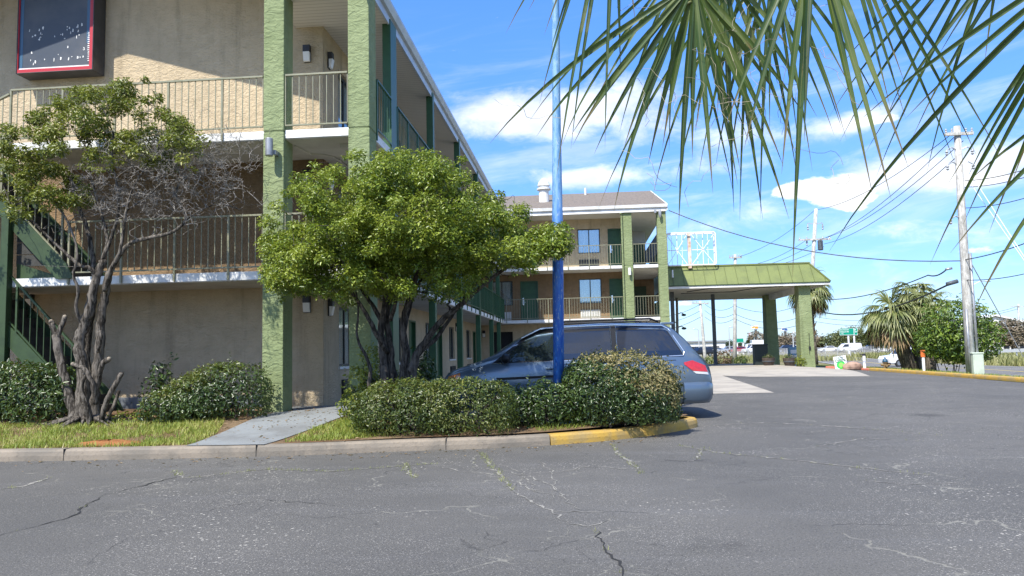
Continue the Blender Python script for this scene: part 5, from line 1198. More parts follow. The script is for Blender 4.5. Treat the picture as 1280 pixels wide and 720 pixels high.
h10 = near_leaf(1262, -120, 2.7, 1110, 110, .2, (.2,-1,.3), 9, 1.0, R(22), .40, .014)
h11 = near_leaf(846, -40, 2.7, 812, 170, .05, (0,-1,.2), 9, .86, R(48), .6, .013)
h8 = near_leaf(940, -60, 2.9, 880, 190, .05, (0,-1,.2), 9, .98, R(40), .55, .014)
for k in range(9):      # rest of the crown, out of the picture
    q = R(-110+k*14); d = np.array([math.cos(q), math.sin(q)*.7-.35, .25+.5*(k % 3)]); hub = cr+unit(d)*1.0
    if hub[2] < 3.9 and hub[0] < 2.6 and hub[1] > 1.0: hub[2] = 4.2
    V, Fc = fan(hub, d+np.array([0,0,-.4]), (0,0,1), 22, .85, R(100), g, .5); o = fast_mesh('frond', np.array(V), np.array(Fc), M['frond'], palm0)
    pm_ = MB(); pm_.tube([cr, (cr+hub)/2+np.array([0,0,.08]), hub], [.026,.02,.014], 6); pm_.build('petiole', M['petiole'], o)
fb = MB()
for hub, c in ((h1,22),(h1b,14),(h2,12),(h4,12),(h3,8),(h7,8)):
    for _ in range(c):
        p = hub+np.array([g.normal(0,.16), g.normal(0,.05), -abs(g.normal(.22,.16))]); pts = [p]; d = unit(g.normal(0,1,3))
        for k in range(10): d = unit(d+g.normal(0,.55,3)+np.array([0,0,-.12])); pts.append(pts[-1]+d*.022)
        fb.tube(pts, .0007, 3, cap=False)
fb.build('loose_fibres', M['fibre'], palm0)
def small_palm(label, px, py_base, Y, trunk_h, crown_r, nfr, seed, lean=(0,0), old=8, trunk_r=.2):
    g = np.random.default_rng(seed); b = at(px, py_base, Y); b[2] = float(gz(b[0], Y)); root = empty('cabbage_palm', b, label, 'palm', 'fan palms beyond the yellow kerb')
    top = b+np.array([lean[0], lean[1], trunk_h]); mb = MB(); ks = 9
    mb.tube([b+(top-b)*t+np.array([0,0,-.1*(t == 0)]) for t in np.linspace(0,1,ks)], [trunk_r*(1.2-.25*t)*g.uniform(.92,1.08) for t in np.linspace(0,1,ks)], 12)
    mb.build('trunk', M['palmtrunk'], root, smooth=True)
    bt = MB()
    for k in range(34):
        q = g.uniform(0,2*math.pi); t = g.uniform(.35,1); p = b+(top-b)*t; o_ = np.array([math.cos(q),math.sin(q),0]); bt.bar(p+o_*trunk_r*.9, p+o_*(trunk_r+.14)+np.array([0,0,.22]), .07, .03)
    bt.build('boots', M['boots'], root)
    V = []; Fc = []; Vd = []; Fd = []
    for k in range(nfr+old):
        dead = k >= nfr; q = g.uniform(0, 2*math.pi) if dead else k*2.399+g.normal(0,.2); e_ = R(g.uniform(-50,-15)) if dead else R(80-125*(k/nfr)**.9+g.normal(0,8))
        d = np.array([math.cos(q)*math.cos(e_), math.sin(q)*math.cos(e_), math.sin(e_)]); Lp = crown_r*g.uniform(.42,.55); hub = top+d*Lp+np.array([0,0,-.12*Lp])
        ax = unit(d+np.array([0,0,-.75 if not dead else -1.4])); nr = np.array([0,0,1.])+d*.6; v_, f_ = fan(hub, ax, nr, 22, crown_r*.66, R(78), g, 1.5, crown_r*.05, .3, .15, 1.6)
        (Vd if dead else V).append(np.array(v_)); (Fd if dead else Fc).append(np.array(f_))
        STALK.append((root, top, hub))
    def cat(Vs, Fs):
        o_ = 0; out = []
        for v_, f_ in zip(Vs, Fs): out.append(f_+o_); o_ += len(v_)
        return np.concatenate(Vs), np.concatenate(out)
    v_, f_ = cat(V, Fc); fast_mesh('crown', v_, f_, M['frond_far'], root)
    if Vd: v_, f_ = cat(Vd, Fd); fast_mesh('dead_fronds', v_, f_, M['boots'], root)
    sm = MB()
    for r_, t_, h_ in STALK:
        if r_ is root: sm.tube([t_, (t_+h_)/2+np.array([0,0,.05]), h_], [.03,.022,.014], 4, cap=False)
    sm.build('petioles', M['petiole'], root); return root
STALK = []
small_palm('leaning fan palm with the thick rough trunk, left of the three by the yellow kerb', 1138, 463, 40, 2.7, 1.75, 30, 101, lean=(-.75,0), trunk_r=.30)
small_palm('fan palm standing in the middle of the group by the yellow kerb', 1147, 463, 41.2, 3.9, 1.35, 24, 102, lean=(.05,0), trunk_r=.2, old=4)
small_palm('fan palm nearest the orange marker post, with brown dead fronds low on its trunk', 1163, 465, 39.5, 3.0, 1.4, 24, 103, lean=(.15,0), trunk_r=.24, old=10)
small_palm('tall slim fan palm behind the thick canopy column', 1019, 455, 52, 4.9, 1.75, 26, 104, lean=(-.15,0), trunk_r=.17)
# big round shrub and utility pole at the kerb
pz = at(1200, 463, 36); pz[2] = float(gz(pz[0], 36))
shrub('round_evergreen', 'big round dark evergreen shrub behind the utility pole', [(pz[0]+.15,36.4,.45,1.45,1.4,2.75), (pz[0]+.75,36.4,.5,1.2,1.2,1.9), (pz[0]-.75,36.4,.65,.85,1.0,1.6)], 9500, .17, leafmat('evergreen_leaves', [(.03,.06,.01), (.07,.13,.018), (.14,.21,.025), (.22,.28,.045)], .35, .2), 105, rough=.22, wild=.1, bzf=gz, stems=5)
M['polewood'] = barkmat('pole_wood', (.32,.31,.28), (.52,.51,.47), 7); M['porcelain'] = pm('porcelain', (.35,.36,.37), .25); M['wire'] = pm('wire', (.03,.032,.035), .6); M['wire_pale'] = pm('pale_guy_wire', (.62,.66,.70), .5)
def upole(label, pts, Y, r0, r1, arms=(), extra=None, zoff=0, grp='utility poles along the street'):
    P = [at(px, py, Y) for px, py in pts]; P[0] = P[0].copy(); base = P[0].copy(); base[2] = float(gz(base[0], Y))
    root = empty('utility_pole', base, label, 'utility pole', grp); mb = MB(); b0 = base.copy(); b0[2] -= .2
    top = P[-1]; mb.tube([b0]+[base+(top-base)*t for t in (.3,.6,1)], [r0, r0+(r1-r0)*.3, r0+(r1-r0)*.6, r1], 12); mb.build('pole', M['polewood'], root, smooth=True)
    for (t, ln, dz) in arms:
        c = base+(top-base)*t; am = MB(); am.bar(c+np.array([-ln,-.15,dz]), c+np.array([ln,-.15,-dz]), .10, .12); o = am.build('crossarm', M['polewood'], root)
        im = MB()
        for u in (-.92,-.5,.5,.92): q = c+np.array([ln*u,-.15,-dz*u+.06]); im.lathe(q, [(.02,0),(.05,.04),(.03,.08),(.05,.12),(.02,.17)], 8)
        im.build('insulator', M['porcelain'], o)
    if extra: extra(root, base, top)
    return base, top
def big_extra(root, base, top):
    for t, s in ((.62,-1),(.90,-1),(.90,1),(.84,1),(.84,-1)):
        c = base+(top-base)*t; m_ = MB(); m_.tube([c, c+np.array([s*.3,-.1,.12]), c+np.array([s*.5,-.1,.0])], .025, 6); m_.lathe(c+np.array([s*.5,-.1,-.22]), [(.02,0),(.07,.05),(.03,.1),(.07,.15),(.02,.24)], 8); m_.build('bracket', M['porcelain'], root)
    m_ = MB(); c = at(1190.5, 353.5, 32.2); m_.tube([c+np.array([-.22,0,-.05]), c+np.array([.2,0,.06])], .085, 10); m_.build('splice_box', M['steel'], root, smooth=True)
    m_ = MB(); c = at(1186, 336, 32.2); m_.tube([c+np.array([-.12,0,-.02]), c+np.array([.12,0,.02])], .05, 10); m_.build('splice_box', M['metal'], root, smooth=True)
    m_ = MB(); q = base+np.array([.24,-.1,0]); m_.tube([q, base+(top-base)*.48+np.array([.17,-.12,0])], .055, 8); m_.build('cable_guard', M['metal'], root, smooth=True)
    m_ = MB(); m_.tube([base+np.array([-.12,-.2,0]), base+np.array([-.1,-.18,2.6])], .05, 8); m_.build('conduit', M['metal'], root, smooth=True)
b1, tp1 = upole('tall pale wooden utility pole at the yellow kerb in front of the round shrub', [(1214,469),(1196,158)], 32.4, .185, .13, [(.965,.55,.0)], big_extra)
m_ = MB(); q = at(1221.5, 470, 32.2); q[2] = float(gz(q[0],32.2)); m_.box(q[0]-.2,q[0]+.2,32.0,32.4,q[2]-.05,q[2]+.82); m_.box(q[0]-.225,q[0]+.225,31.98,32.42,q[2]+.82,q[2]+.88); M['palegreen'] = pm('pale_green_box', (.50,.56,.46), .6, (.42,.47,.38), 3)
tag(m_.build('utility_box', M['palegreen'], bevel=.02, loc=q), 'pale green utility box at the foot of the tall pole', 'utility box')
def tr_extra(root, base, top):
    for t, s in ((.90,1),(.90,-1),(.80,1),(.80,-1)):
        c = base+(top-base)*t; m_ = MB(); m_.bar(c, c+np.array([s*.55,0,.1]), .05); m_.lathe(c+np.array([s*.55,0,-.45]), [(.03,0),(.08,.08),(.03,.16),(.08,.24),(.03,.5)], 8); m_.build('bracket', M['porcelain'], root)
    m_ = MB(); c = base+(top-base)*.73+np.array([.5,-.1,0]); m_.lathe(c, [(.16,0),(.2,.05),(.2,.7),(.1,.8)], 12); m_.build('transformer', M['steel'], root)
b2, tp2 = upole('weathered utility pole with hanging insulators rising behind the canopy roof', [(1008,452),(1020,261)], 60, .17, .13, [(.8,1.2,0)], tr_extra)
b3, tp3 = upole('slim pale utility pole seen under the middle of the canopy', [(918,452),(919,318)], 64, .17, .12, [(.97,.5,0)])
b4, tp4 = upole('leaning pale pole seen under the canopy beside the grey post', [(882,448),(875,376)], 78, .17, .13, [(.96,.8,.05)])
def lamp_extra(root, base, top):
    for t, s in ((.75,1),(.62,-1),(.55,1)):
        c = base+(top-base)*t; m_ = MB(); m_.tube([c, c+np.array([s*.25,0,.1]), c+np.array([s*.4,0,.02])], .03, 6); m_.sphere(c+np.array([s*.42,0,-.05]), (.16,.1,.08), 10, 6); m_.build('bracket', M['steel'], root)
b5, tp5 = upole('short dark pole with lamp brackets beside the last balcony column', [(848,470),(846,372)], 50, .10, .08, [], lamp_extra)
b6, tp6 = upole('distant brown utility pole at the right edge of the picture', [(1273,432),(1273,380)], 140, .2, .16, [(.95,1.3,0)])
# wires
def wire(label, a, b, sag, r=.012, mat='wire', n=14):
    a, b = np.asarray(a, float), np.asarray(b, float); mb = MB(); pts = [a+(b-a)*t-np.array([0,0,sag*4*t*(1-t)]) for t in np.linspace(0,1,n)]
    mb.tube(pts, r, 5); return tag(mb.build('overhead_wire', M[mat], loc=a), label, 'wire', 'overhead wires')
p_at = lambda px, py, Y: at(px, py, Y)
wire('service wire sagging from the rear wing roof corner to the tall pole', p_at(836,263,38.3), p_at(1201,326,32.4), .75, .022)
wire('service wire continuing from the tall pole to the right edge', p_at(1204,325,32.4), p_at(1330,283,27), .15, .02)
wire('thick black cable ending at the dark splice box on the tall pole', p_at(1187,355,32.2), p_at(1006,383,58), .9, .038)
wire('cable with the upper grey splice on the tall pole', p_at(1183,337,32.2), p_at(1160,344,36), .12, .03); wire('cable dipping left from the upper grey splice', p_at(1160,344,36), p_at(1000,370,58), .6, .026)
for i, (x0_, y0_, x1_, y1_, s_, nm) in enumerate([(1024,300,1192,172,1.0,'topmost left line rising to the tall pole crossarm'), (1030,305,1196,196,1.0,'second line rising to the tall pole from the canopy pole'), (1033,297,1204,176,.9,'far line from the canopy pole to the tall pole crossarm'),
                                        (1022,262,1199,160,1.0,'line from the tip of the canopy pole to the tip of the tall pole')]): wire(nm, p_at(x0_,y0_,60), p_at(x1_,y1_,32.4), s_*.6, .016)
for x0_, y0_, nm in ((1008,300,'upper line from the canopy pole down to the left'), (1014,306,'middle line from the canopy pole down to the left'), (1030,308,'lower line from the canopy pole down to the left'), (1019,262,'line falling left from the tip of the canopy pole')):
    wire(nm, p_at(x0_,y0_,60), p_at(919+(x0_-1014)*.3,322+(y0_-262)*.3,64), .5, .016)
for i, (y0_, y1_, y2_) in enumerate([(380,382,372),(388,392,388),(396,398,398)]):
    pos = ['top', 'middle', 'lowest'][i]
    wire(f'{pos} of the sagging lines between the two pale poles under the canopy', p_at(881,y0_,78), p_at(918,y1_,64), .5, .018)
    wire(f'{pos} of the lines leaving the slim pale pole to the right', p_at(918,y1_,64), p_at(1010,y2_+4,60), .7, .018)
    wire(f'{pos} of the lines leaving the leaning pole towards the motel', p_at(876,y0_,78), p_at(790,y0_+10,90), .9, .02)
wire('white guy wire running down right from the tall pole, upper strand', p_at(1211,214,32.4), p_at(1330,398,24), 0, .016, 'wire_pale'); wire('white guy wire running down right from the tall pole, lower strand', p_at(1208,222,32.4), p_at(1300,354,27), 0, .014, 'wire_pale')
wire('pale guy wire anchored in the ground beyond the tall pole', p_at(1209,320,33), p_at(1279,446,48), 0, .022, 'wire_pale')
for i, (ya, yb) in enumerate([(228,203),(236,214),(352,338),(262,240)]): wire('line leaving the tall pole for the right edge, ' + ['uppermost', 'second', 'lowest', 'third'][i], p_at(1206,ya-2,32.4), p_at(1340,yb-14,26), .2, .015)
wire('far line crossing behind the round shrub to the distant brown pole', p_at(1216,390,120), p_at(1273,382,140), .5, .03)
wire('thin line reaching the distant brown pole, lower one', p_at(1120,400,120), p_at(1273,386,140), .9, .03)
for i, yy in enumerate((398,404)): wire(['far line over the highway signs, higher one', 'far line over the highway signs, lower one'][i], p_at(1010,yy-4,170), p_at(1110,yy,175), .8, .035)

# ------------------------------------------------------------------ things along the yellow kerb
q = at(1107, 461.5, 38.5); q[2] = float(gz(q[0], 38.5))
hy = empty('fire_hydrant', q, 'small dark blue-topped fire hydrant on the grass left of the palms', 'hydrant'); M['hyb'] = pm('hydrant_blue', (.02,.075,.14), .5); M['hyo'] = pm('hydrant_rust', (.18,.12,.06), .7, (.25,.16,.07), 10)
mb = MB(); mb.lathe(q, [(.13,0),(.13,.04),(.09,.05),(.09,.3),(.12,.31),(.12,.34)], 14)
mb.tube([q+np.array([-.2,0,.22]), q+np.array([.2,0,.22])], .05, 8); mb.tube([q+np.array([0,0,.2]), q+np.array([0,-.17,.2])], .065, 10); mb.build('barrel', M['hyo'], hy)
mb = MB(); mb.lathe(q, [(.13,.345),(.125,.40),(.09,.48),(.04,.53),(.025,.6),(.01,.6)], 14); mb.build('bonnet', M['hyb'], hy, smooth=True)
q = at(1081, 462, 37.8); q[2] = float(gz(q[0], 37.8)); wp = empty('white_post', q, 'white plastic marker post with a dark cap left of the hydrant', 'post'); mb = MB(); mb.lathe(q, [(.065,-.05),(.065,.72)], 12); mb.build('post', M['lattice'], wp); mb = MB(); mb.lathe(q, [(.085,.70),(.085,.76),(.05,.79)], 12); mb.box(q[0]-.16,q[0],37.76,37.84,.72+q[2],.76+q[2]); mb.build('cap', M['black'], wp)
q = at(1155, 466, 36); q[2] = float(gz(q[0], 36)); M['orange'] = pm('orange_plastic', (.62,.15,.03), .6)
mk = empty('cable_marker', q, 'white cable marker post with an orange top beside the palms', 'marker post'); mb = MB(); mb.box(q[0]-.05,q[0]+.05,35.97,36.03,q[2]-.05,q[2]+.62); mb.build('post', M['lattice'], mk); mb = MB(); mb.box(q[0]-.09,q[0]+.09,35.95,36.05,q[2]+.62,q[2]+.94); mb.build('sleeve', M['orange'], mk, bevel=.02)
q = at(1066, 462.5, 38); q[2] = float(gz(q[0], 38)); M['rock'] = pm('red_rock', (.36,.24,.18), .9, (.22,.14,.10), 3, bump=.6, bscale=12)
mb = MB(); mb.sphere(q+np.array([0,0,.16]), (.42,.3,.26), 12, 8)
for i_, v in enumerate(mb.v): k_ = 1+.22*mn.noise(Vector(v)*3); mb.v[i_] = tuple(q[a_]+(v[a_]-q[a_])*k_ for a_ in range(3))
tag(mb.build('rock', M['rock'], loc=q), 'reddish boulder on the red kerb end beside the yard sign', 'rock')
# yard sign
q = at(1052.5, 459, 38.2); q[2] = float(gz(q[0], 38.2)); ys = empty('yard_sign', q, 'small white yard sign reading NOW OPEN over a green burst, tilted', 'sign')
M['signwhite'] = pm('sign_white', (.8,.8,.8), .5); M['signgreen'] = pm('sign_green', (.03,.50,.08), .5); M['signlime'] = pm('sign_lime', (.25,.62,.12), .5); M['dkgreen'] = pm('sign_dark_green', (.02,.13,.05), .5)
mb = MB(); mb.box(-.31,.31,-.005,.005,.08,.68); pl = mb.build('panel', M['signwhite'], ys, loc=(0,0,0)); 
mb = MB(); nb = 14; mb.prism([( .235*math.cos(2*math.pi*k/28)*(1 if k % 2 else .86), .255+.2*math.sin(2*math.pi*k/28)*(1 if k % 2 else .86)-.0) for k in range(28)], -.009, -.0055, 'y'); bu = mb.build('burst', M['signgreen'], pl, loc=(0,0,0))
mb = MB(); mb.prism([(.13*math.cos(2*math.pi*k/20), .25+.12*math.sin(2*math.pi*k/20)) for k in range(20)], -.012, -.0095, 'y'); mb.build('burst_centre', M['signlime'], bu, loc=(0,0,0))
mb = MB(); mb.bar((-.2,0,-.15),(-.2,0,.3),.012); mb.bar((.2,0,-.15),(.2,0,.3),.012); mb.build('stake', M['metal'], ys, loc=(0,0,0))
def text(s, size, mat, parent, loc, rot=(R(90),0,0), ext=.002, align='CENTER'):
    cu = bpy.data.curves.new('lettering', 'FONT'); cu.body = s; cu.size = size; cu.extrude = ext; cu.align_x = align; cu.align_y = 'CENTER'; cu.materials.append(mat); cu.offset = size*.012
    tmp = bpy.data.objects.new('tmp', cu); COL.objects.link(tmp); dg = bpy.context.evaluated_depsgraph_get(); me = bpy.data.meshes.new_from_object(tmp.evaluated_get(dg)); bpy.data.objects.remove(tmp)
    o = bpy.data.objects.new('lettering', me); COL.objects.link(o); o.parent = parent; o.location = loc; o.rotation_euler = rot; return o
text('NOW', .13, M['dkgreen'], pl, (.0,-.009,.60)); text('OPEN', .20, M['dkgreen'], pl, (0,-.016,.46))
ys.rotation_euler = (R(-4), R(-7), R(8)); ys.location = tuple(q+np.array([0,0,-.04]))
# canopy column foot: planters, bin, blue rack, small shrub
M['planter'] = pm('planter', (.045,.035,.03), .8, (.08,.06,.045), 6); M['flower'] = leafmat('planter_leaves', [(.03,.06,.02), (.07,.10,.03), (.16,.10,.06)], .5, .2)
for px_, py_, lab in ((961,457.5,'dark half-barrel planter left of the two, by the rear canopy column'), (987.5,457.5,'dark half-barrel planter right of the two, by the front canopy column')):
    q = at(px_, py_, 43.2 if px_ < 970 else 42.2); q[2] = float(gz(q[0], q[1])); pt_ = empty('planter', q, lab, 'planter', 'barrel planters under the canopy')
    mb = MB(); mb.lathe(q, [(.24,0),(.33,.22),(.35,.42),(.31,.42),(.30,.36),(.0,.36)], 18); mb.build('barrel', M['planter'], pt_); mb = MB(); mb.lathe(q, [(.338,.2),(.345,.26),(.32,.26)], 18); mb.build('band', M['steel'], pt_)
    d = unit(rng.normal(0,1,(220,3))); d[:,2] = np.abs(d[:,2]); leaves('plant', q+np.array([0,0,.38])+d*np.array([.36,.3,.26])*rng.uniform(.3,1,(220,1)), d, .09, M['flower'], pt_, seed=4)
q = at(951, 457, 44.5); q[2] = float(gz(q[0], 44.5)); bn = empty('rubbish_bin', q, 'square dark rubbish bin beside the rear canopy column', 'bin'); M['bin'] = pm('dark_bin', (.012,.022,.02), .6)
mb = MB(); mb.box(q[0]-.36,q[0]+.36,44.2,44.8,q[2],q[2]+1.1); mb.build('body', M['bin'], bn, bevel=.02); mb = MB(); mb.box(q[0]-.39,q[0]+.39,44.17,44.83,q[2]+1.1,q[2]+1.18); mb.build('lid', M['bin'], bn, bevel=.02)
q = at(1002-8, 456, 46); q[2] = float(gz(q[0], 46)); nr_ = empty('paper_rack', q, 'pale blue free-paper rack standing between the canopy columns', 'rack'); M['blue'] = pm('rack_blue', (.16,.32,.46), .5)
mb = MB(); mb.box(q[0]-.34,q[0]+.34,45.8,46.2,q[2]+.0,q[2]+1.1); mb.build('cabinet', M['blue'], nr_, bevel=.02); mb = MB(); 
for k in range(3): mb.box(q[0]-.28,q[0]+.28,45.785,45.799,q[2]+.12+k*.3,q[2]+.34+k*.3)
mb.build('panel', M['lattice'], nr_)
q = at(1001, 457.5, 40.2); q[2] = float(gz(q[0], 40.2)); shrub('small_plant', 'small yellow-green plant at the foot of the front canopy column', [(q[0],40.2,q[2]-.05,.26,.2,.5)], 330, .10, M['leafyel'], 71, bzf=gz, stems=4, rough=.3)
for px_, py_, Y, r_, lab in ((888,450,66,.8,'round clipped bush left of the row beyond the canopy'), (903.5,449.5,66,1.15,'reddish taller bush in the row beyond the canopy'), (912,451,66,.75,'dark bush right of the reddish one beyond the canopy'), (925,450.5,64,.8,'green bush beside the slim pale pole')):
    q = at(px_, py_, Y); q[2] = float(gz(q[0], Y)); shrub('roadside_bush', lab, [(q[0],Y,q[2]-.1,r_*.8,r_*.7,r_*1.3)], 420, .22, M['leafmid'] if 'reddish' not in lab else leafmat('reddish_leaves', [(.05,.03,.02),(.12,.07,.04),(.15,.10,.05)]), 72+int(px_), bzf=gz, stems=3, cat='bush', group='bushes beyond the canopy')

# ------------------------------------------------------------------ beyond the street
def car_proto(kind, paint):
    """simple but complete distant vehicle: local x = length, nose at -x"""
    prof = {'car': [(-2.25,.35),(-2.3,.62),(-2.1,.80),(-1.1,.95),(-.45,1.40),(.85,1.43),(1.55,1.02),(2.15,.96),(2.28,.7),(2.25,.35)],
            'suv': [(-2.3,.40),(-2.35,.75),(-2.15,.98),(-1.15,1.10),(-.6,1.66),(1.75,1.70),(2.15,1.15),(2.25,.8),(2.22,.42)],
            'van': [(-2.6,.40),(-2.65,.9),(-2.3,1.15),(-1.5,1.95),(-1.2,2.05),(2.5,2.05),(2.6,1.8),(2.62,.42)],
            'pickup': [(-2.8,.42),(-2.85,.85),(-2.6,1.05),(-1.4,1.14),(-.85,1.74),(.55,1.76),(.75,1.15),(2.8,1.15),(2.82,.45)],
            'truck': [(-3.5,.5),(-3.5,1.6),(-3.2,2.2),(-2.2,2.3),(-2.15,3.1),(3.5,3.1),(3.5,.6)]}[kind]
    root = empty('car', (0,0,0), None, None); w_ = {'truck':1.15}.get(kind,.9); mb = MB(); k = len(prof); vs = []
    zb_ = 1.0 if kind != 'truck' else 1.5; zmax = max(z for x, z in prof)
    for y, sc in ((-w_,1),(-w_*.9,1.0),(w_*.9,1.0),(w_,1)):
        for x, z in prof:
            inn = abs(y) > w_*.95; yy = y
            if z > zb_: yy = y*(1-.17*(z-zb_)/max(zmax-zb_,.3)) if kind != 'truck' else y
            vs.append((x*(.985 if inn else 1), yy, z-.02*inn))
    fs = [(i*k+j, i*k+(j+1)%k, (i+1)*k+(j+1)%k, (i+1)*k+j) for i in range(3) for j in range(k)]; fs += [tuple(range(k-1,-1,-1)), tuple(range(3*k,4*k))]
    mb.add(vs, fs).build('body', paint, root)
    gl = MB(); wz = {'car':[(-.95,1.0),(-.40,1.34),(.78,1.36),(1.35,1.03)], 'suv':[(-1.0,1.16),(-.55,1.58),(1.6,1.6),(1.95,1.2)], 'van':[(-2.0,1.25),(-1.5,1.8),(-.5,1.85),(-.5,1.3)], 'pickup':[(-1.25,1.18),(-.8,1.66),(.45,1.68),(.6,1.2)], 'truck':[(-3.3,1.5),(-3.1,2.1),(-2.4,2.1),(-2.4,1.5)]}[kind]
    for s in (-1,1):
        def yy(z): return (w_+.012)*(1-.17*max(0,z-zb_)/max(zmax-zb_,.3)) if kind != 'truck' else w_+.012
        gl.add([(x, s*yy(z), z) for x, z in wz], [(0,1,2,3) if s > 0 else (3,2,1,0)])
    for (xa, za), (xb, zb2) in ((prof[3], prof[4]),)+(((prof[5], prof[6]),) if kind in ('car','suv','pickup') else ()):
        dx, dz = xb-xa, zb2-za; L_ = math.hypot(dx, dz); nx, nz_ = -dz/L_*.015, dx/L_*.015
        a_, b_ = (xa+dx*.12+nx, za+dz*.12+nz_), (xa+dx*.9+nx, za+dz*.9+nz_); gl.add([(a_[0],-w_*.72,a_[1]),(a_[0],w_*.72,a_[1]),(b_[0],w_*.68,b_[1]),(b_[0],-w_*.68,b_[1])], [(3,2,1,0)])
    gl.build('windows', M['carglass'], root)
    for x in (prof[0][0]+.85, prof[-1][0]-.85):
        for s in (-1,1):
            wm = MB(); wm.tube([(x, s*(w_-.16), .34), (x, s*(w_+.01), .34)], .34, 16); o = wm.build('wheel', M['tyre'], root); rm = MB(); rm.tube([(x, s*(w_+.005), .34), (x, s*(w_+.02), .34)], .2, 12); rm.build('rim', M['rim'], o)
    lm = MB(); xr = prof[-1][0]; zr_ = {'truck':.9,'van':1.0}.get(kind,.85)
    for s in (-1,1): lm.box(xr-.03, xr+.07, s*w_*.62-.13, s*w_*.62+.13, zr_-.08, zr_+.1)
    lm.build('tail_lamps', M['redlens'], root); return root
PT = {'white': carpaint('white_paint_car', (.75,.75,.74), .3, .8, 0), 'silver': carpaint('silver_paint', (.45,.46,.47)), 'navy': carpaint('navy_paint', (.02,.035,.075)), 'black': carpaint('black_paint', (.015,.015,.017)), 'red': carpaint('red_paint', (.45,.02,.02), .3, .8, .2), 'grey': carpaint('grey_paint', (.14,.15,.16))}
made = set()
def put_car(kind, col, px, py, Y, rz, label, grp='cars on the far side of the fence', zc=None):
    c = car_proto(kind, PT[col]); p = at(px, py, Y); c.location = (p[0], Y, p[2] if zc is None else zc); c.rotation_euler = (0,0,rz); tag(c, label, 'truck' if kind in ('truck','pickup') else 'van' if kind == 'van' else 'car', grp); c.name = {'truck':'box_truck','van':'panel_van','pickup':'pickup_truck','suv':'sport_utility_car','car':'parked_car'}[kind]
FAR = [('van','white',1062,440,186,R(8),'white panel van left of the big green highway sign posts'), ('suv','navy',1088,440.5,182,R(-5),'navy car under the big green highway sign'), ('car','white',1104,440.5,180,R(0),'white car right of the navy car behind the fence'), ('car','silver',1075,440.5,196,R(180),'silver car half hidden between the white van and the navy car'),
       ('truck','white',951,441,190,R(0),'white box truck behind the fence left of the rear canopy column'), ('suv','white',941,441.5,176,R(12),'white sport utility car in front of the white box truck'), ('car','red',924,441,180,R(10),'red car beside the slim pale pole'), ('suv','black',876,446,140,R(30),'black car close behind the minivan roofline'),
       ('car','silver',900,442,190,R(160),'silver car behind the grey canopy post'), ('car','grey',889,441.5,200,R(0),'grey car between the leaning pole and the grey canopy post'), ('suv','silver',911,442,185,R(0),'silver car left of the slim pale pole'), ('car','white',933,441,200,R(0),'white car between the red car and the white sport utility car'),
       ('suv','black',983,440.5,180,R(0),'black car seen between the two canopy columns'), ('pickup','white',990,440,200,R(180),'white pickup seen between the two canopy columns'), ('car','navy',1116,441,190,R(0),'navy car behind the left palm fronds'), ('suv','silver',1128,440,196,R(0),'silver car beyond the street behind the palms'), ('car','white',1036,440,190,R(0),'white car just right of the front canopy column')]
for a_ in FAR: put_car(*a_)
xs_uv = road_c(78)-1.2
pv = at(1137, 457, 74); put_car('suv', 'white', 1134, 457, 74, R(14), 'white sport utility car turning on the street behind the palm trunk', 'traffic on the street', zc=float(gz(pv[0], 74))+.02)
# chain fence and guard rail
M['galv'] = pm('galvanised', (.50,.51,.50), .5, metal=.4)
def meshmat():
    m, n, b, geo, tc = newmat('chain_link'); sp = n.new('ShaderNodeSeparateXYZ'); n.link(geo.outputs['Position'], sp.inputs[0])
    u = n.math('ADD', n.math('MULTIPLY', sp.outputs[0], 6), n.math('MULTIPLY', sp.outputs[2], 6)); v = n.math('SUBTRACT', n.math('MULTIPLY', sp.outputs[0], 6), n.math('MULTIPLY', sp.outputs[2], 6))
    k = n.math('MAXIMUM', n.ramp(n.math('ABSOLUTE', n.math('SUBTRACT', n.math('FRACT', u), .5)), .36, .42), n.ramp(n.math('ABSOLUTE', n.math('SUBTRACT', n.math('FRACT', v), .5)), .36, .42))
    b.inputs['Base Color'].default_value = (.5,.5,.48,1); t = n.new('ShaderNodeBsdfTransparent'); mx = n.new('ShaderNodeMixShader'); n.link(k, mx.inputs[0]); n.link(t.outputs[0], mx.inputs[1]); n.link(b.outputs[0], mx.inputs[2]); n.link(mx.outputs[0], n.n['Material Output'].inputs[0]); return m
M['chain'] = meshmat()
def fence_run(label, A, B, hgt, step):
    A, B = np.array(A, float), np.array(B, float); root = empty('chain_link_fence', (A[0], A[1], float(gz(*A[:2]))), label, 'fence', 'fences beyond the street'); L_ = np.linalg.norm(B-A); k = int(L_/step); rm = MB(); cm = MB(); prev = None
    for i in range(k+1):
        q = A+(B-A)*i/k; z = float(gz(q[0], q[1])); pm2 = MB(); pm2.tube([(q[0],q[1],z-.1),(q[0],q[1],z+hgt+.05)], .05, 6); pm2.build('post', M['galv'], root)
        if prev is not None:
            (x_, y_, z_) = prev; rm.bar((x_,y_,z_+hgt), (q[0],q[1],z+hgt), .06); cm.add([(x_,y_,z_+.05),(q[0],q[1],z+.05),(q[0],q[1],z+hgt),(x_,y_,z_+hgt)], [(0,1,2,3)])
        prev = (q[0], q[1], z)
    rm.build('rail', M['galv'], root); cm.build('mesh', M['chain'], root)
fence_run('long pale chain link fence in front of the far cars', (12,150), (75,165), 1.75, 2.6)
fence_run('pale chain link fence on the bank to the right of the tall pole', (44,75), (60,78), 1.3, 2.4)
gp = at(1226, 437, 95); gr = empty('guard_rail', (gp[0], 95, float(gz(gp[0],95))), 'grey steel guard rail on the bank at the right edge', 'guard rail'); mb = MB(); pm3 = MB()
for k in range(10):
    x = gp[0]+k*2; z = float(gz(x,95)); pm3.box(x-.06,x+.06,95,95.15,z-.1,z+1.35)
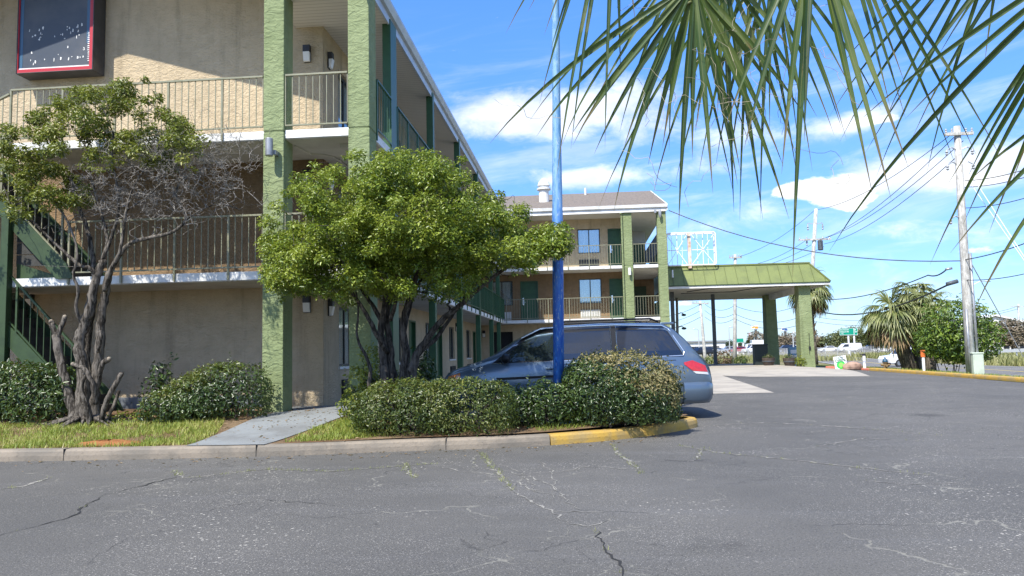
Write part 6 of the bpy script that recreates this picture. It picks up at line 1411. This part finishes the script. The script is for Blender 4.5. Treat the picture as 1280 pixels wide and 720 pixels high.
mb.box(gp[0]-.5, gp[0]+18.5, 94.9, 94.97, -.9+.95, -.9+1.3); mb.box(gp[0]-.5, gp[0]+18.5, 94.9, 94.97, -.9+.45, -.9+.6); mb.build('rail', M['galv'], gr); pm3.build('posts', M['galv'], gr)
# weedy bank
bank = []
for _ in range(14000):
    y = rng.uniform(62, 150); x = road_c(y)+5.6+abs(rng.normal(0, 12)); bank.append((x, y))
for _ in range(6000): bank.append((rng.uniform(8, 40), rng.uniform(110, 150)))
M['drygrass'] = leafmat('dry_bank_grass', [(.14,.16,.04), (.25,.25,.09), (.38,.35,.17)], .7, .2, clump=.3)
tag(tufts('bank_grass', bank, gz, .75, M['drygrass'], 31, .5), 'tall dry grass on the bank beyond the street', 'grass', kind='stuff')
vg = [(13.85+abs(rng.normal(0,2.6)), rng.uniform(24,44)) for _ in range(9000)]
tag(tufts('verge_tufts', vg, gz, .09, M['grass'], 32, .9), 'short green grass on the verge behind the yellow kerb', 'grass', kind='stuff')
# far trees
M['fartree'] = leafmat('far_tree_leaves', [(.035,.055,.018), (.07,.09,.03), (.12,.14,.05), (.17,.17,.08)], .6, .2, clump=.35); M['farbare'] = leafmat('far_bare_crown', [(.11,.09,.06), (.18,.145,.10), (.26,.21,.15)], .8, .1, clump=.4); M['fardark'] = leafmat('far_dark_leaves', [(.015,.028,.012), (.03,.05,.02), (.06,.085,.03)], .6, .15, clump=.35)
def far_tree(label, px, ytop, Y, wpx, mat, seed, name='broadleaf_tree', cone=0):
    g = np.random.default_rng(seed); p = at(px, ytop, Y); x = p[0]; zb_ = float(gz(x, Y)); h = p[2]-zb_; rx = wpx/960*Y/2; root = empty(name, (x, Y, zb_), label, 'tree', 'trees along the highway')
    mb = MB(); mb.tube([(x,Y,zb_-.2),(x+.1,Y,zb_+h*.35),(x,Y,zb_+h*.75)], [.03*h,.02*h,.006*h], 7)
    cl = []; 
    for k in range(34):
        d = unit(g.normal(0,1,3)); u = g.uniform(.25,.95)**.6; c = np.array([x+d[0]*rx*u, Y+d[1]*rx*.8*u, zb_+h*.58+d[2]*h*.38*u]); 
        if cone: f_ = 1-(c[2]-zb_)/h; c[0] = x+(c[0]-x)*max(.15, f_*1.5)
        cl.append((c, rx*g.uniform(.2,.38))); mb.tube([(x,Y,zb_+h*.3), ((x+c[0])/2,(Y+c[1])/2,zb_+h*.45), c], [.01*h,.006*h,.002*h], 4, cap=False)
    mb.build('trunk', M['bark2'], root); P, N = cluster_leaves(cl, 70, rx*.3, g, .8); leaves('crown', P, N, max(.45, rx*.13), mat, root, seed=seed)
ft = [('rounded green tree behind the white panel van',1047,415,230,46,'fartree',0), ('mixed green tree left behind the big green sign',1068,408,235,42,'fartree',0), ('brownish bare tree right behind the big green sign',1086,413,240,40,'farbare',0), ('green tree behind the left palm crown',1104,414,235,40,'fartree',0), ('dark tree behind the palm trunks',1128,416,220,44,'fardark',0), ('green tree showing between the palms and the round shrub',1150,412,230,44,'fartree',0),
      ('bare brown tree at the right edge beside the white building',1262,399,135,58,'farbare',0), ('brown shrubby tree at the far right edge',1290,404,130,44,'farbare',0), ('bare pale tree behind the white box truck',953,411,230,34,'farbare',0), ('brown bare tree between the canopy columns',985,418,240,44,'farbare',0), ('dark pine below the orange roadside sign',938,419,260,16,'fardark',1), ('dark tree left of the dark pine',929,425,270,24,'fardark',0),
      ('dark far tree behind the slim pale pole',912,426,300,24,'fardark',0), ('small hazy tree near the leaning pole',900,430,330,18,'fartree',0), ('low dark tree just right of the minivan',880,433,330,28,'fartree',0), ('brown tree behind the front canopy column',1012,416,235,44,'farbare',0), ('green tree behind the utility pole shrub',1185,412,220,44,'fartree',0), ('green tree showing right of the round shrub',1226,418,180,30,'fartree',0), ('far green tree behind the rear wing',836,428,300,40,'fartree',0), ('tall dark tree behind the minivan roof',858,431,320,30,'fardark',0)]
for i, (lab, px_, yt, Y, wd, mt, cn) in enumerate(ft): far_tree(lab, px_, yt, Y, wd, M[mt], 300+i, cone=cn)
# highway signs
M['hwygreen'] = pm('highway_green', (.0,.26,.16), .4); 
def hwy(label, px, py, Y, wpx, hpx, lines, posts, grp='green highway signs'):
    p = at(px, py, Y); w_, h_ = wpx/960*Y, hpx/960*Y; x, z = p[0], p[2]; root = empty('highway_sign', (x, Y, float(gz(x,Y))), label, 'sign', grp); pl = MB(); pl.box(x-w_/2,x+w_/2,Y-.06,Y+.06,z-h_/2,z+h_/2); o = pl.build('panel', M['hwygreen'], root)
    b_ = MB(); e = h_*.035
    for (a0,a1,c0,c1) in ((-w_/2,w_/2,h_/2-e,h_/2),(-w_/2,w_/2,-h_/2,-h_/2+e),(-w_/2,-w_/2+e,-h_/2+e,h_/2-e),(w_/2-e,w_/2,-h_/2+e,h_/2-e)): b_.box(x+a0,x+a1,Y-.09,Y-.061,z+c0,z+c1)
    b_.build('border', M['signwhite'], o)
    pp = MB()
    for u in posts: pp.box(x+u*w_-.16,x+u*w_+.16,Y+.07,Y+.4,float(gz(x,Y))-.2,z+h_/2-.1)
    pp.build('posts', M['lattice'], root); L_ = ORG[root.name]
    for s, u, v, sz in lines: text(s, sz*h_, M['signwhite'], o, (x-L_[0]+u*w_, Y-.085-L_[1], z-L_[2]+v*h_), align='LEFT', ext=.01)
hwy('large green highway guide sign above the far cars', 1058.5, 414.5, 200, 17, 8.4, [('Downtown', -.45, .27, .26), ('Airport Rd', -.45, -.02, .26), ('1/2', -.4, -.30, .24)], (.1,))
hwy('narrow green highway sign panel right of the large guide sign', 1069.5, 414.5, 200, 4.6, 8.4, [('98', -.4, .25, .26), ('W', -.25, -.05, .26)], (-.4,))
hwy('small green highway sign behind the slim pale pole', 925, 425.5, 260, 8.5, 5, [], (-.4,.42)); hwy('distant green gantry sign right of the minivan', 874, 428.5, 300, 13, 4, [], (-.45,.2))
# tall roadside business signs, too far to read
def billboard(label, px, py, Y, wpx, hpx, mats, ptxt):
    p = at(px, py, Y); w_, h_ = wpx/960*Y, hpx/960*Y; x, z = p[0], p[2]; root = empty('roadside_sign', (x,Y,float(gz(x,Y))), label, 'sign', 'tall roadside signs'); mb = MB(); mb.box(x-w_/2,x+w_/2,Y-.3,Y+.3,z-h_/2,z+h_/2); o = mb.build('panel', mats[0], root, bevel=.2)
    mb = MB(); mb.box(x-w_*.4,x-w_*.08,Y-.34,Y-.301,z-h_*.1,z+h_*.3); mb.box(x-w_*.05,x+w_*.4,Y-.34,Y-.301,z-h_*.25,z+h_*.35); mb.build('mark', mats[1], o); mb = MB(); mb.tube([(x+.1*w_,Y,float(gz(x,Y))-.2),(x+.1*w_,Y,z-h_/2+.05)], .4, 10); mb.build('pole', M['steel'], root)
M['orangeface'] = pm('orange_sign_face', (.75,.33,.03), .4); M['blueface'] = pm('blue_sign_face', (.03,.10,.28), .4); M['redface'] = pm('red_sign_face', (.42,.10,.10), .5)
billboard('white and orange roadside sign on a tall pole left of the canopy columns', 943.5, 409.5, 250, 9, 4.6, (M['signwhite'], M['orangeface']), ''); billboard('blue and white roadside sign between the canopy columns', 980.5, 412, 250, 8, 4.2, (M['signwhite'], M['blueface']), ''); billboard('red roadside sign below the orange one', 937.5, 418, 270, 3.2, 4, (M['redface'], M['signwhite']), '')
# street lamps
def lamp(label, px, pyt, Y, arm):
    p = at(px, pyt, Y); zb_ = float(gz(p[0],Y)); root = empty('street_lamp', (p[0],Y,zb_), label, 'street lamp', 'street lamps by the highway'); mb = MB(); mb.tube([(p[0],Y,zb_-.1),(p[0],Y,p[2])], [.13,.07], 8); mb.build('pole', M['galv'], root); mb = MB(); mb.tube([(p[0],Y,p[2]-.2),(p[0]+arm*.5,Y,p[2]+.2),(p[0]+arm,Y,p[2]+.2)], .05, 6); mb.sphere((p[0]+arm,Y,p[2]+.18), (.4,.18,.09), 10, 6); mb.build('head', M['galv'], root)
lamp('street lamp with a curved arm above the round shrub', 1216, 354, 90, 1.6); lamp('thin street lamp pole by the slim pale pole', 911, 410, 150, .4); lamp('white pole lamp beside the front canopy column', 991, 417, 120, .3); lamp('street lamp pole left of the leaning pole', 873, 412, 160, -.8)
# white building far right
p = at(1243, 437, 150); x = p[0]; zb_ = -.9; bd = empty('white_building', (x,150,zb_), 'white gabled building with dark windows far behind the utility pole', 'building'); M['whitewall'] = pm('white_siding', (.72,.71,.68), .8, (.64,.63,.60), 1)
mb = MB(); mb.box(x-4.0,x+8.5,150,162,zb_,3.9); mb.prism([(x-4.0,3.9),(x+8.5,3.9),(x+.3,6.0)], 150, 150.3, 'y'); mb.build('wall', M['whitewall'], bd)
mb = MB(); mb.prism([(x-4.6,3.75),(x+.3,6.1),(x+9.2,3.75),(x+9.2,4.0),(x+.3,6.4),(x-4.6,4.0)], 149.5, 162.5, 'y'); mb.build('roof', M['white'], bd)
for u in (1.6,3.0,4.4):
    mb = MB(); mb.box(x+u,x+u+1.05,149.92,149.99,zb_+.9,zb_+2.9); o = mb.build('window', M['carglass'], bd); mb = MB(); mb.box(x+u-.08,x+u,149.9,149.995,zb_+.85,zb_+2.95); mb.box(x+u+1.05,x+u+1.13,149.9,149.995,zb_+.85,zb_+2.95); mb.build('frame', M['white'], o)
p = at(862, 431, 260); x = p[0]; sh = empty('distant_shop', (x,262,-.9), 'long pale low building in the far distance right of the minivan', 'building'); mb = MB(); mb.box(x-10,x+12,262,280,-.9,3.2); mb.build('wall', M['whitewall'], sh); mb = MB(); mb.box(x-10.6,x+12.6,261.4,280.6,3.2,3.7); mb.build('roof', M['metal'], sh); mb = MB(); mb.box(x-8,x+10,261.9,261.99,-.2,1.8); mb.build('window', M['carglass'], sh)
